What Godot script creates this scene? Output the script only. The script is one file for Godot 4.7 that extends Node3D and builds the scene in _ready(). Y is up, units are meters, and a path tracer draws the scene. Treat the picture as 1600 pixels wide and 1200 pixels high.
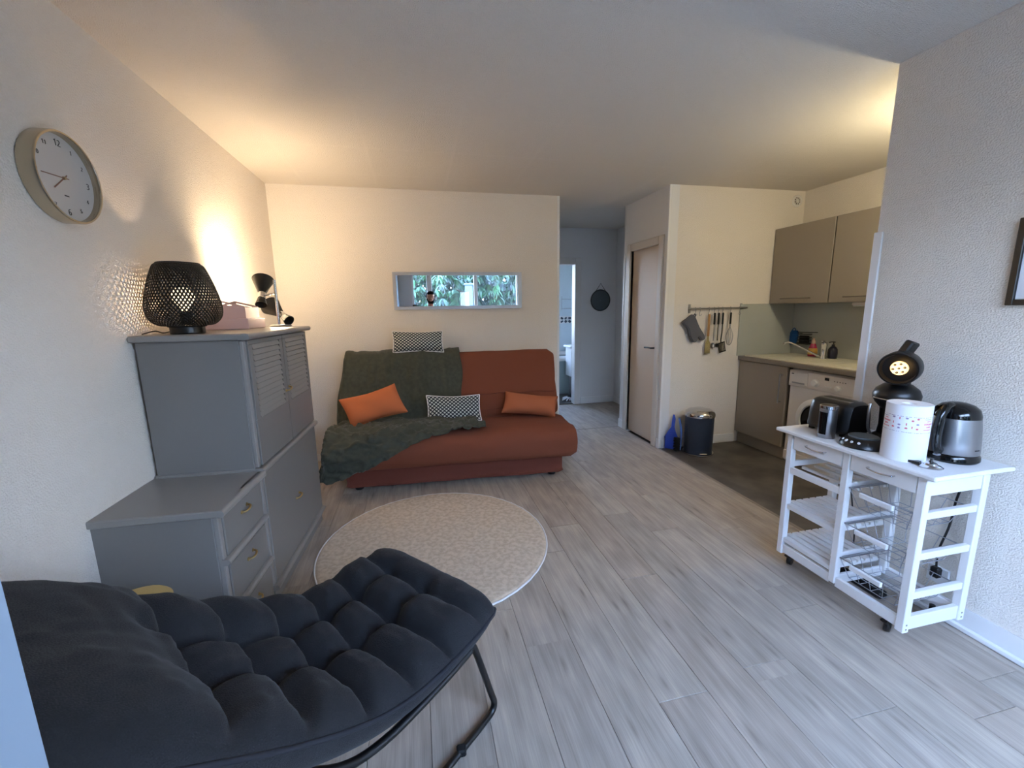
extends Node3D

var used := {}
var rng := RandomNumberGenerator.new()
var M := {}

const XL := -1.182
const ZB := -4.177
const XB := 1.451
const XH := 2.320
const ZC := -4.471
const ZK := -3.63
const XK := 3.81
const XR := 2.253
const ZR := -1.715
const H := 2.5
const ZHALL := -5.744
const ZWIN := 0.6

func _ready():
	rng.seed = 7
	setup_camera_and_sky()
	materials()
	room()
	kitchen_shell()
	bathroom()
	outdoors()
	sofa_set()
	left_cabinets()
	lamps()
	lounge_chair()
	rug()
	wall_things()
	kitchen_things()
	trolley()
	hall_things()
	photographer()

# ---------------------------------------------------------------- camera, sky, exposure
func setup_camera_and_sky():
	var cam := Camera3D.new()
	cam.name = "camera"
	cam.keep_aspect = Camera3D.KEEP_HEIGHT
	cam.fov = rad_to_deg(2.0 * atan(600.0 / 655.0))
	cam.near = 0.03
	cam.far = 60.0
	var r := Vector3(0.97476568, -0.01733943, 0.22255611)
	var f := Vector3(0.21608159, -0.17699804, -0.96019813).normalized()
	r = (r - f * r.dot(f)).normalized()
	cam.transform = Transform3D(Basis(r, r.cross(f), -f), Vector3(0, 1.4158, 0))
	add_child(cam)
	cam.current = true
	var we := WorldEnvironment.new()
	we.name = "world_environment"
	var e := Environment.new()
	var sky := Sky.new()
	var sm := ProceduralSkyMaterial.new()
	sm.sky_top_color = Color(0.50, 0.635, 0.85)
	sm.sky_horizon_color = Color(0.84, 0.915, 1.0)
	sm.sky_curve = 0.25
	sm.ground_bottom_color = Color(0.20, 0.22, 0.20)
	sm.ground_horizon_color = Color(0.45, 0.50, 0.55)
	sm.sky_energy_multiplier = 1.0
	sky.sky_material = sm
	e.sky = sky
	e.background_mode = Environment.BG_SKY
	e.background_energy_multiplier = 38.0
	e.ambient_light_source = Environment.AMBIENT_SOURCE_SKY
	e.tonemap_mode = Environment.TONE_MAPPER_LINEAR
	e.tonemap_exposure = 1.4
	e.sdfgi_enabled = true
	e.ssao_enabled = true
	e.ssil_enabled = true
	we.environment = e
	add_child(we)

# ---------------------------------------------------------------- naming and tagging
func numbered(parent: Node, called: String) -> String:
	var key := str(parent.get_instance_id()) + called
	var n: int = used.get(key, 0)
	used[key] = n + 1
	return called if n == 0 else "%s_%03d" % [called, n]

func thing(called: String, label: String, category: String, at := Vector3.ZERO, turn := 0.0, group := "") -> Node3D:
	var o := Node3D.new()
	o.name = numbered(self, called)
	add_child(o)
	o.position = at
	o.rotation.y = turn
	tag(o, label, category, group)
	return o

func tag(o: Node, label: String, category := "", group := "", kind := ""):
	if label: o.set_meta("label", label)
	if category: o.set_meta("category", category)
	if group: o.set_meta("group", group)
	if kind: o.set_meta("kind", kind)

func place(called: String, mesh: Mesh, m: Material, parent: Node = self, at := Vector3.ZERO) -> MeshInstance3D:
	var o := MeshInstance3D.new()
	o.name = numbered(parent, called)
	o.mesh = mesh
	if m: o.material_override = m
	o.position = at
	o.cast_shadow = GeometryInstance3D.SHADOW_CASTING_SETTING_ON
	parent.add_child(o)
	return o

func obj(called: String, st: SurfaceTool, m: Material, parent: Node = self, at := Vector3.ZERO) -> MeshInstance3D:
	st.generate_normals()
	return place(called, st.commit(), m, parent, at)

func struct(called: String, st: SurfaceTool, m: Material, label := "", category := "") -> MeshInstance3D:
	var o := obj(called, st, m)
	tag(o, label, category, "", "structure")
	return o

# ---------------------------------------------------------------- shapes
func mk() -> SurfaceTool:
	var st := SurfaceTool.new()
	st.begin(Mesh.PRIMITIVE_TRIANGLES)
	st.set_smooth_group(-1)
	return st

func vert(st: SurfaceTool, p: Vector3, uv := Vector2.ZERO):
	st.set_uv(uv)
	st.add_vertex(p)

func tri(st: SurfaceTool, a: Vector3, b: Vector3, c: Vector3, out: Vector3):
	vert(st, a)
	if (b - a).cross(c - a).dot(out) > 0.0:
		vert(st, c); vert(st, b)
	else:
		vert(st, b); vert(st, c)

func quad(st: SurfaceTool, a: Vector3, b: Vector3, c: Vector3, d: Vector3, out: Vector3):
	tri(st, a, b, c, out)
	tri(st, a, c, d, out)

func bx(st: SurfaceTool, c: Vector3, s: Vector3, bev := 0.0, xf := Transform3D.IDENTITY):
	st.set_smooth_group(-1)
	var h := s * 0.5
	var b := minf(bev, minf(h.x, minf(h.y, h.z)) * 0.9)
	var T := func(p: Vector3) -> Vector3: return xf * (c + p)
	for ax in 3:
		var u := (ax + 1) % 3
		var v := (ax + 2) % 3
		for sg in [-1.0, 1.0]:
			var q := []
			for k in [[-1, -1], [1, -1], [1, 1], [-1, 1]]:
				var p := Vector3.ZERO
				p[ax] = sg * h[ax]
				p[u] = k[0] * (h[u] - b)
				p[v] = k[1] * (h[v] - b)
				q.append(T.call(p))
			var n := Vector3.ZERO
			n[ax] = sg
			quad(st, q[0], q[1], q[2], q[3], xf.basis * n)
	if b <= 0.0: return
	for ax in 3:
		var u := (ax + 1) % 3
		var v := (ax + 2) % 3
		for su in [-1.0, 1.0]:
			for sv in [-1.0, 1.0]:
				var q := []
				for k in [[-1, 0], [1, 0], [1, 1], [-1, 1]]:
					var p := Vector3.ZERO
					p[ax] = k[0] * (h[ax] - b)
					p[u] = su * (h[u] - (b if k[1] == 0 else 0.0))
					p[v] = sv * (h[v] - (0.0 if k[1] == 0 else b))
					q.append(T.call(p))
				var n := Vector3.ZERO
				n[u] = su
				n[v] = sv
				quad(st, q[0], q[1], q[2], q[3], xf.basis * n)
	for sx in [-1.0, 1.0]:
		for sy in [-1.0, 1.0]:
			for sz in [-1.0, 1.0]:
				var a := Vector3(sx * h.x, sy * (h.y - b), sz * (h.z - b))
				var d := Vector3(sx * (h.x - b), sy * h.y, sz * (h.z - b))
				var g := Vector3(sx * (h.x - b), sy * (h.y - b), sz * h.z)
				tri(st, T.call(a), T.call(d), T.call(g), xf.basis * Vector3(sx, sy, sz))

func box(c: Vector3, s: Vector3, bev := 0.0) -> SurfaceTool:
	var st := mk()
	bx(st, c, s, bev)
	return st

# box from min corner to max corner
func mm(a: Vector3, b: Vector3, bev := 0.0) -> SurfaceTool:
	return box((a + b) * 0.5, (b - a).abs(), bev)

func mmx(st: SurfaceTool, a: Vector3, b: Vector3, bev := 0.0):
	bx(st, (a + b) * 0.5, (b - a).abs(), bev)

# rows of points; front faces point along (d row) x (d column) unless flipped
func grid(st: SurfaceTool, rows: Array, flip := false, groups: Array = [], uvs: Array = []):
	for i in rows.size() - 1:
		st.set_smooth_group(groups[i] if groups.size() else 0)
		var A = rows[i]
		var B = rows[i + 1]
		for j in A.size() - 1:
			var ps := [A[j], A[j + 1], B[j + 1], B[j]]
			var us := [Vector2.ZERO, Vector2.ZERO, Vector2.ZERO, Vector2.ZERO]
			if uvs.size(): us = [uvs[i][j], uvs[i][j + 1], uvs[i + 1][j + 1], uvs[i + 1][j]]
			for k in ([0, 2, 1, 0, 3, 2] if flip else [0, 1, 2, 0, 2, 3]):
				vert(st, ps[k], us[k])

func lathe(st: SurfaceTool, prof: Array, seg := 24, xf := Transform3D.IDENTITY, with_uv := false):
	var rows := []
	var groups := []
	var uvs := []
	var g := 1
	for i in prof.size():
		var row := []
		var ur := []
		for j in seg + 1:
			var a := TAU * (j % seg) / seg
			row.append(xf * Vector3(prof[i].x * cos(a), prof[i].y, prof[i].x * sin(a)))
			ur.append(Vector2(1.0 - float(j) / seg, 1.0 - float(i) / (prof.size() - 1)))
		rows.append(row)
		uvs.append(ur)
		if i > 0:
			if i > 1:
				var d0: Vector2 = (prof[i - 1] - prof[i - 2]).normalized()
				var d1: Vector2 = (prof[i] - prof[i - 1]).normalized()
				if d0.dot(d1) < 0.8: g = 3 - g
			groups.append(g)
	grid(st, rows, false, groups, uvs if with_uv else [])

func tube(st: SurfaceTool, path: Array, r: float, sides := 8, closed := false, flat := 1.0):
	var n := path.size()
	if n < 2: return
	var rows := []
	var nrm := Vector3.ZERO
	for i in n:
		var t: Vector3
		if closed: t = path[(i + 1) % n] - path[(i - 1 + n) % n]
		else: t = path[mini(i + 1, n - 1)] - path[maxi(i - 1, 0)]
		t = t.normalized()
		if i == 0:
			nrm = t.cross(Vector3.UP if absf(t.y) < 0.9 else Vector3.RIGHT).normalized()
		nrm = (nrm - t * nrm.dot(t)).normalized()
		var b := t.cross(nrm)
		var row := []
		for j in sides + 1:
			var a := TAU * (j % sides) / sides
			row.append(path[i] + (nrm * cos(a) + b * sin(a) * flat) * r)
		rows.append(row)
	if closed: rows.append(rows[0])
	grid(st, rows, true)
	if not closed:
		st.set_smooth_group(-1)
		for e in [0, n - 1]:
			var out: Vector3 = (path[0] - path[1]) if e == 0 else (path[n - 1] - path[n - 2])
			for j in sides: tri(st, path[e], rows[e][j], rows[e][j + 1], out)

func cyl(st: SurfaceTool, a: Vector3, b: Vector3, r: float, sides := 12):
	tube(st, [a, b], r, sides)

func curve(pts: Array, sub := 6, closed := false) -> Array:
	var out := []
	var n := pts.size()
	var last := n if closed else n - 1
	for i in last:
		var p0 = pts[(i - 1 + n) % n] if closed else pts[maxi(i - 1, 0)]
		var p1 = pts[i]
		var p2 = pts[(i + 1) % n]
		var p3 = pts[(i + 2) % n] if closed else pts[mini(i + 2, n - 1)]
		for k in sub:
			out.append(p1.cubic_interpolate(p2, p0, p3, float(k) / sub))
	if not closed: out.append(pts[n - 1])
	return out

# polygon in the xy plane pushed along z from z0 to z1, then moved by xf
func prism(st: SurfaceTool, poly: Array, z0: float, z1: float, xf := Transform3D.IDENTITY):
	st.set_smooth_group(-1)
	var pv := PackedVector2Array(poly)
	if Geometry2D.is_polygon_clockwise(pv): pv.reverse()
	var idx := Geometry2D.triangulate_polygon(pv)
	for z in [z0, z1]:
		var out := xf.basis * Vector3(0, 0, signf(z - (z0 + z1) * 0.5))
		for k in range(0, idx.size(), 3):
			var q := []
			for m in 3: q.append(xf * Vector3(pv[idx[k + m]].x, pv[idx[k + m]].y, z))
			tri(st, q[0], q[1], q[2], out)
	for i in pv.size():
		var a := pv[i]
		var b := pv[(i + 1) % pv.size()]
		var out := xf.basis * Vector3(b.y - a.y, a.x - b.x, 0)
		quad(st, xf * Vector3(a.x, a.y, z0), xf * Vector3(b.x, b.y, z0), xf * Vector3(b.x, b.y, z1), xf * Vector3(a.x, a.y, z1), out)

func disc_poly(r: float, n := 24, c := Vector2.ZERO) -> Array:
	var p := []
	for i in n: p.append(c + Vector2(cos(TAU * i / n), sin(TAU * i / n)) * r)
	return p

# transform whose y axis is dir
func along(dir: Vector3, at: Vector3) -> Transform3D:
	var y := dir.normalized()
	var x := y.cross(Vector3.FORWARD if absf(y.z) < 0.9 else Vector3.RIGHT).normalized()
	return Transform3D(Basis(x, y, x.cross(y)), at)

# ---------------------------------------------------------------- materials
func noise_map(freq: float, bump: float, kind := FastNoiseLite.TYPE_SIMPLEX_SMOOTH, oct := 3, size := 512) -> NoiseTexture2D:
	var n := FastNoiseLite.new()
	n.noise_type = kind
	n.frequency = freq
	n.fractal_octaves = oct
	n.seed = 3
	var t := NoiseTexture2D.new()
	t.width = size
	t.height = size
	t.seamless = true
	t.as_normal_map = true
	t.bump_strength = bump
	t.noise = n
	return t

func tone_map(freq: float, a: Color, b: Color, oct := 4, size := 512, sd := 5) -> NoiseTexture2D:
	var n := FastNoiseLite.new()
	n.frequency = freq
	n.fractal_octaves = oct
	n.seed = sd
	var g := Gradient.new()
	g.set_color(0, a)
	g.set_color(1, b)
	g.set_offset(0, 0.2)
	g.set_offset(1, 0.8)
	var t := NoiseTexture2D.new()
	t.width = size
	t.height = size
	t.seamless = true
	t.color_ramp = g
	t.noise = n
	return t

func mat(c: Color, rough := 0.6, metal := 0.0) -> StandardMaterial3D:
	var m := StandardMaterial3D.new()
	m.albedo_color = c
	m.roughness = rough
	m.metallic = metal
	return m

func relief(m: StandardMaterial3D, t: Texture2D, s: float, scale := 1.0) -> StandardMaterial3D:
	m.normal_enabled = true
	m.normal_texture = t
	m.normal_scale = s
	m.uv1_triplanar = true
	m.uv1_world_triplanar = true
	m.uv1_scale = Vector3.ONE * scale
	return m

func tone(m: StandardMaterial3D, t: Texture2D, scale := 1.0) -> StandardMaterial3D:
	m.albedo_texture = t
	m.uv1_triplanar = true
	m.uv1_world_triplanar = true
	m.uv1_scale = Vector3.ONE * scale
	return m

func glow(c: Color, k: float) -> StandardMaterial3D:
	var m := mat(c, 0.5)
	m.emission_enabled = true
	m.emission = c
	m.emission_energy_multiplier = k
	return m

func materials():
	var crepi := noise_map(0.045, 9.0, FastNoiseLite.TYPE_SIMPLEX_SMOOTH, 3, 1024)
	var popcorn := noise_map(0.09, 10.0, FastNoiseLite.TYPE_SIMPLEX_SMOOTH, 3, 1024)
	var cloth := noise_map(0.25, 4.0, FastNoiseLite.TYPE_SIMPLEX, 2, 512)
	M.wall = relief(mat(Color(0.88, 0.845, 0.80), 0.85), crepi, 0.8, 2.4)
	M.ceiling = relief(mat(Color(0.87, 0.835, 0.79), 0.9), popcorn, 0.8, 1.7)
	M.smooth_wall = mat(Color(0.86, 0.85, 0.84), 0.6)
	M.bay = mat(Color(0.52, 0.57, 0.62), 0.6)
	M.dark_mirror = mat(Color(0.36, 0.39, 0.40), 0.02, 1.0)
	M.white = mat(Color(0.88, 0.87, 0.86), 0.4)
	M.trim = mat(Color(0.86, 0.84, 0.82), 0.5)
	M.door = mat(Color(0.80, 0.715, 0.62), 0.5)
	M.door_frame = mat(Color(0.80, 0.76, 0.71), 0.5)
	M.cab = mat(Color(0.475, 0.46, 0.445), 0.42)
	M.cab_edge = mat(Color(0.54, 0.52, 0.50), 0.35)
	M.brass = mat(Color(0.72, 0.62, 0.42), 0.3, 0.9)
	M.chrome = mat(Color(0.82, 0.82, 0.83), 0.12, 1.0)
	M.steel = mat(Color(0.62, 0.62, 0.63), 0.32, 1.0)
	M.wire = mat(Color(0.66, 0.66, 0.68), 0.4, 0.5)
	M.black = mat(Color(0.03, 0.03, 0.035), 0.35)
	M.matte_black = mat(Color(0.045, 0.043, 0.045), 0.6)
	M.gloss_black = mat(Color(0.02, 0.02, 0.025), 0.12)
	M.rubber = mat(Color(0.03, 0.03, 0.03), 0.8)
	M.orange = relief(mat(Color(0.445, 0.225, 0.14), 0.9), cloth, 0.35, 3.0)
	M.orange_cushion = relief(mat(Color(0.72, 0.39, 0.22), 0.9), cloth, 0.3, 3.0)
	M.base_cloth = relief(mat(Color(0.42, 0.205, 0.145), 0.9), cloth, 0.35, 3.0)
	for k in ["orange", "orange_cushion"]:
		M[k].rim_enabled = true
		M[k].rim = 0.04
	M.rust_cushion = relief(mat(Color(0.63, 0.345, 0.21), 0.9), cloth, 0.3, 3.0)
	M.plush = tone(relief(mat(Color(1, 1, 1), 0.85), cloth, 0.4, 2.0), tone_map(0.02, Color(0.20, 0.21, 0.17), Color(0.25, 0.26, 0.21), 4), 2.2)
	M.plush.rim_enabled = true
	M.plush.rim = 0.2
	M.suede = tone(relief(mat(Color(1, 1, 1), 0.9), cloth, 0.4, 2.5), tone_map(0.03, Color(0.068, 0.067, 0.078), Color(0.09, 0.088, 0.10), 4), 2.0)
	M.suede.rim_enabled = true
	M.suede.rim = 0.08
	M.seam = mat(Color(0.10, 0.10, 0.125), 0.9)
	M.rug = tone(relief(mat(Color(1, 1, 1), 0.95), noise_map(0.2, 8.0, FastNoiseLite.TYPE_SIMPLEX, 3, 512), 0.4, 2.5), tone_map(0.02, Color(0.75, 0.675, 0.585), Color(0.84, 0.77, 0.68), 5), 2.6)
	M.rug_edge = mat(Color(0.86, 0.85, 0.84), 0.9)
	M.vinyl = tone(mat(Color(1, 1, 1), 0.55), tone_map(0.008, Color(0.27, 0.25, 0.235), Color(0.39, 0.365, 0.34), 5), 0.6)
	M.threshold = mat(Color(0.52, 0.48, 0.43), 0.5)
	M.subfloor = mat(Color(0.30, 0.27, 0.24), 0.9)
	M.taupe = mat(Color(0.535, 0.495, 0.45), 0.30)
	M.taupe_edge = mat(Color(0.40, 0.365, 0.33), 0.4)
	M.worktop_edge = mat(Color(0.47, 0.44, 0.41), 0.4)
	M.sink = mat(Color(0.80, 0.78, 0.72), 0.3)
	M.splash = relief(mat(Color(0.66, 0.67, 0.64), 0.25), noise_map(0.01, 2.0), 0.15, 0.6)
	M.washer = mat(Color(0.86, 0.84, 0.82), 0.35)
	M.glass_dark = mat(Color(0.05, 0.05, 0.055), 0.08)
	M.navy = mat(Color(0.15, 0.19, 0.25), 0.38)
	M.blue = mat(Color(0.12, 0.24, 0.62), 0.4)
	M.blue_grey = mat(Color(0.30, 0.42, 0.66), 0.45)
	M.bristle = mat(Color(0.03, 0.03, 0.04), 0.95)
	M.pink = mat(Color(0.78, 0.67, 0.66), 0.5)
	M.wood_pale = mat(Color(0.78, 0.66, 0.42), 0.6)
	M.wood_spoon = mat(Color(0.62, 0.45, 0.27), 0.6)
	M.clock_face = mat(Color(0.74, 0.73, 0.72), 0.5)
	M.gold = mat(Color(0.76, 0.71, 0.62), 0.22, 0.85)
	M.ink = mat(Color(0.16, 0.16, 0.17), 0.6)
	M.frame_black = mat(Color(0.07, 0.06, 0.06), 0.4)
	M.mirror = mat(Color(0.93, 0.94, 0.94), 0.0, 1.0)
	M.silver = mat(Color(0.74, 0.74, 0.75), 0.35, 0.6)
	M.mitt = relief(mat(Color(0.36, 0.36, 0.38), 0.95), cloth, 0.8, 4.0)
	M.paper = mat(Color(0.90, 0.90, 0.91), 0.9)
	M.plastic_white = mat(Color(0.88, 0.88, 0.88), 0.35)
	M.tile = mat(Color(0.80, 0.84, 0.86), 0.2)
	M.tile_dark = mat(Color(0.22, 0.26, 0.32), 0.25)
	M.tub = mat(Color(0.55, 0.60, 0.60), 0.3)
	M.rope = mat(Color(0.36, 0.33, 0.30), 0.9)
	var glass := mat(Color(0.9, 0.95, 0.97, 0.06), 0.02)
	glass.transparency = BaseMaterial3D.TRANSPARENCY_ALPHA
	M.glass = glass
	M.grain = wood_texture()
	M.planks = []
	for c in [Color(0.85, 0.83, 0.81), Color(0.82, 0.80, 0.78), Color(0.87, 0.85, 0.825), Color(0.84, 0.81, 0.785)]:
		var m := mat(c, 0.5)
		m.albedo_texture = M.grain
		M.planks.append(m)
	M.pattern = mat(Color.WHITE, 0.9)
	M.pattern.albedo_texture = scallop_texture()
	M.roll_print = mat(Color.WHITE, 0.9)
	M.roll_print.albedo_texture = print_texture()

func wood_texture() -> ImageTexture:
	var w := 1024
	var h := 256
	var img := Image.create(w, h, false, Image.FORMAT_RGB8)
	var n := FastNoiseLite.new()
	n.frequency = 1.0
	n.fractal_octaves = 3
	n.seed = 11
	var knots := []
	for k in 7: knots.append([rng.randf() * w, rng.randf() * h, rng.randf_range(4, 8)])
	for y in h:
		for x in w:
			var fx := float(x)
			var fy := float(y)
			var dark := 0.0
			for k in knots:
				var dx: float = (fx - k[0]) / (k[2] * 3.2)
				var dy: float = (fy - k[1]) / k[2]
				var d := dx * dx + dy * dy
				if d < 9.0:
					var e := exp(-d * 1.5)
					dark += e * 0.13
					fy += signf(dy) * exp(-d * 0.4) * k[2] * 0.6
			var a := n.get_noise_2d(fx * 0.004, fy * 0.05)
			var b := n.get_noise_2d(fx * 0.010 + 40.0, fy * 0.35)
			var c := n.get_noise_2d(fx * 0.006 + 90.0, fy * 0.012)
			var v := 0.715 + a * 0.06 + b * 0.06 + c * 0.075 - dark
			img.set_pixel(x, y, Color(v * 1.04, v * 0.98, v * 0.915))
	return ImageTexture.create_from_image(img)

func scallop_texture() -> ImageTexture:
	var w := 512
	var h := 256
	var img := Image.create(w, h, false, Image.FORMAT_RGB8)
	var cw := 512.0 / 13.0
	var ch := 256.0 / 7.0
	for y in h:
		for x in w:
			var best := 9.0
			for half in 2:
				var gx := float(x) / cw + 0.5 * half
				var gy := float(y) / ch + 0.5 * half
				var dx := (gx - floorf(gx) - 0.5) / 0.265
				var dy := (gy - floorf(gy) - 0.5) / 0.25
				best = minf(best, absf(dx) ** 1.7 + absf(dy) ** 1.7)
			img.set_pixel(x, y, Color(0.76, 0.77, 0.74) if best < 1.0 else Color(0.075, 0.11, 0.15))
	return ImageTexture.create_from_image(img)

func print_texture() -> ImageTexture:
	var w := 1024
	var h := 512
	var img := Image.create(w, h, false, Image.FORMAT_RGB8)
	img.fill(Color(0.90, 0.90, 0.91))
	var red := Color(0.82, 0.42, 0.46)
	var grey := Color(0.58, 0.52, 0.62)
	var r2 := RandomNumberGenerator.new()
	r2.seed = 4
	for row in [96, 236]:
		var x := 0
		while x < w:
			img.fill_rect(Rect2i(x, row, r2.randi_range(4, 13), 4), grey)
			x += r2.randi_range(12, 22)
	for rep in 3:
		var x0 := rep * 341 + 30
		# a heading, a bold word in two rows and thin rules, too blurred in the photograph to read
		for line in [[112, 5, 70, grey], [128, 9, 40, red], [150, 15, 92, red], [176, 14, 40, red], [204, 8, 80, red]]:
			var x: int = x0 + (26 if line[2] == 40 else 0)
			var endx: int = x + line[2]
			while x < endx:
				var ww := r2.randi_range(4, 9)
				img.fill_rect(Rect2i(x, line[0], ww, line[1] + r2.randi_range(-2, 2)), line[3])
				x += ww + 2
		# little kitchen pictograms
		for k in [[120, 112], [165, 116], [215, 112], [120, 160], [165, 175], [215, 165], [120, 200], [165, 204], [215, 200], [255, 130], [255, 190], [292, 112], [292, 160], [292, 202]]:
			var c: Color = red if r2.randf() < 0.6 else grey
			var tall := r2.randf() < 0.4
			for yy in range(-10, 11):
				var half := (4 if tall else int(14.0 * sqrt(maxf(0.0, 1.0 - (yy / 10.0) ** 2)) * (0.5 + 0.5 * r2.randf())))
				if not tall and absi(yy) > 7: continue
				img.fill_rect(Rect2i(x0 + k[0] - half, k[1] + yy, maxi(1, half * 2), 1), c)
	return ImageTexture.create_from_image(img)

# ---------------------------------------------------------------- the room
func room():
	var t := 0.15
	struct("wall_left", mm(Vector3(XL - t, -0.05, ZB - t), Vector3(XL, H, -0.196)), M.wall)
	struct("wall_back", mm(Vector3(XL, -0.05, ZB - t), Vector3(XB, H, ZB)), M.wall)
	struct("wall_hall_left", mm(Vector3(XB - t, -0.05, ZHALL), Vector3(XB, H, ZB - t)), M.smooth_wall)
	# wall at the end of the hall with the bathroom doorway
	var st := mk()
	mmx(st, Vector3(XB - t, -0.05, ZHALL - 0.1), Vector3(1.52, H, ZHALL))
	mmx(st, Vector3(2.25, -0.05, ZHALL - 0.1), Vector3(3.3, H, ZHALL))
	mmx(st, Vector3(1.52, 2.03, ZHALL - 0.1), Vector3(2.25, H, ZHALL))
	struct("wall_hall_end", st, M.smooth_wall)
	struct("wall_hall_right", mm(Vector3(2.87, -0.05, ZHALL), Vector3(3.0, H, ZC)), M.smooth_wall)
	# closet block with its doorway
	st = mk()
	mmx(st, Vector3(XH, -0.05, ZC), Vector3(XH + 0.1, H, -4.30))
	mmx(st, Vector3(XH, -0.05, -3.75), Vector3(XH + 0.1, H, ZK))
	mmx(st, Vector3(XH, 2.01, -4.30), Vector3(XH + 0.1, H, -3.75))
	mmx(st, Vector3(XH + 0.1, -0.05, ZC), Vector3(3.0, H, ZC + 0.1))
	mmx(st, Vector3(3.0, -0.05, ZC), Vector3(3.1, H, ZK - 0.12))
	struct("wall_closet", st, M.smooth_wall)
	struct("wall_kitchen", mm(Vector3(XH + 0.1, -0.05, ZK - 0.12), Vector3(XK + t, H, ZK)), M.wall)
	struct("wall_kitchen_right", mm(Vector3(XK, -0.05, ZK), Vector3(XK + t, H, ZR + 0.12)), M.wall)
	struct("wall_kitchen_near", mm(Vector3(XR + 0.12, -0.05, ZR), Vector3(XK, H, ZR + 0.12)), M.wall)
	struct("wall_right", mm(Vector3(XR, -0.05, ZR), Vector3(XR + 0.12, H, ZWIN + t)), M.wall)
	# the window bay behind the camera
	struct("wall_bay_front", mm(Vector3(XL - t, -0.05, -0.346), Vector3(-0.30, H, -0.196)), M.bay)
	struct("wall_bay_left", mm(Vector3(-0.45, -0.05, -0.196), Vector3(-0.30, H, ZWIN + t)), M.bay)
	st = mk()
	mmx(st, Vector3(-0.30, -0.05, ZWIN), Vector3(-0.05, H, ZWIN + t))
	mmx(st, Vector3(-0.05, 2.17, ZWIN), Vector3(2.20, H, ZWIN + t))
	mmx(st, Vector3(2.20, -0.05, ZWIN), Vector3(XR, H, ZWIN + t))
	struct("wall_window", st, M.wall)
	struct("ceiling", mm(Vector3(XL - t, H, ZHALL - 2.2), Vector3(XK + t, H + 0.15, ZWIN + t)), M.ceiling)
	window_and_sashes()
	floor_planks()
	# corner beads on the plaster edges
	struct("trim_1", mm(Vector3(XB - 0.022, 0, ZB - 0.01), Vector3(XB + 0.003, H - 0.001, ZB + 0.004), 0.002), M.white)
	struct("trim_2", mm(Vector3(XH - 0.004, 0, ZK - 0.02), Vector3(XH + 0.02, H - 0.001, ZK + 0.004), 0.003), M.white)
	struct("trim_3", mm(Vector3(XH - 0.004, 0, ZC - 0.004), Vector3(XH + 0.02, H - 0.001, ZC + 0.02), 0.003), M.white)
	# white corner board at the end of the right wall, chest high to head high
	struct("trim_4", mm(Vector3(XR - 0.008, 0.72, ZR - 0.012), Vector3(XR + 0.10, 1.755, ZR + 0.03), 0.003), M.white)
	# skirting: smooth band with a quarter round at the foot of the right wall
	st = mk()
	mmx(st, Vector3(XR - 0.004, 0.0, ZR), Vector3(XR + 0.001, 0.105, ZWIN))
	struct("baseboard_right", st, M.smooth_wall)
	struct("trim_5", mm(Vector3(XR - 0.022, 0.0, ZR), Vector3(XR - 0.004, 0.028, ZWIN), 0.006), M.white)
	struct("baseboard_kitchen", mm(Vector3(XH + 0.02, 0.0, ZK), Vector3(3.19, 0.09, ZK + 0.012), 0.003), M.white)
	struct("baseboard_hall_end", mm(Vector3(2.33, 0.0, ZHALL), Vector3(2.87, 0.10, ZHALL + 0.012), 0.003), M.white)
	struct("baseboard_hall_right", mm(Vector3(2.858, 0.0, ZHALL + 0.012), Vector3(2.87, 0.10, ZC), 0.003), M.white)
	struct("baseboard_back", mm(Vector3(XL, 0.0, ZB), Vector3(XB - 0.02, 0.07, ZB + 0.012), 0.003), M.white)
	struct("baseboard_left", mm(Vector3(XL, 0.0, ZB + 0.012), Vector3(XL + 0.012, 0.07, -0.346), 0.003), M.white)
	struct("baseboard_closet", mm(Vector3(XH - 0.012, 0.0, ZC - 0.012), Vector3(XH, 0.10, -4.375), 0.003), M.white)
	struct("baseboard_closet_end", mm(Vector3(XH - 0.012, 0.0, -3.665), Vector3(XH, 0.10, ZK + 0.012), 0.003), M.white)
	closet_door()

func closet_door():
	var d := thing("door_1", "beige flush closet door with a small dark lever handle", "door", Vector3(XH, 0, -4.03))
	tag(d, "", "", "", "structure")
	obj("leaf", mm(Vector3(0.02, 0.012, -0.265), Vector3(0.058, 2.0, 0.275), 0.003), M.door, d)
	var st := mk()
	for z in [-0.345, 0.275]:
		mmx(st, Vector3(-0.018, 0, z), Vector3(0.06, 2.075, z + 0.075), 0.006)
	obj("jamb", st, M.door_frame, d)
	obj("head_trim", mm(Vector3(-0.018, 2.0, -0.27), Vector3(0.06, 2.075, 0.275), 0.006), M.door_frame, d)
	st = mk()
	cyl(st, Vector3(0.02, 1.0, 0.225), Vector3(-0.03, 1.0, 0.225), 0.009)
	tube(st, curve([Vector3(-0.03, 1.0, 0.235), Vector3(-0.033, 1.002, 0.19), Vector3(-0.031, 0.998, 0.115)]), 0.009, 8)
	obj("handle", st, M.matte_black, d)
	# frame of the bathroom doorway
	var b := thing("door_2", "white painted frame of the open bathroom doorway", "door", Vector3(1.885, 0, ZHALL))
	tag(b, "", "", "", "structure")
	st = mk()
	for x in [-0.435, 0.345]:
		mmx(st, Vector3(x, 0, -0.11), Vector3(x + 0.09, 2.1, 0.018), 0.006)
	obj("jamb", st, M.trim, b)
	obj("head_trim", mm(Vector3(-0.345, 2.01, -0.11), Vector3(0.345, 2.1, 0.018), 0.006), M.trim, b)

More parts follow.
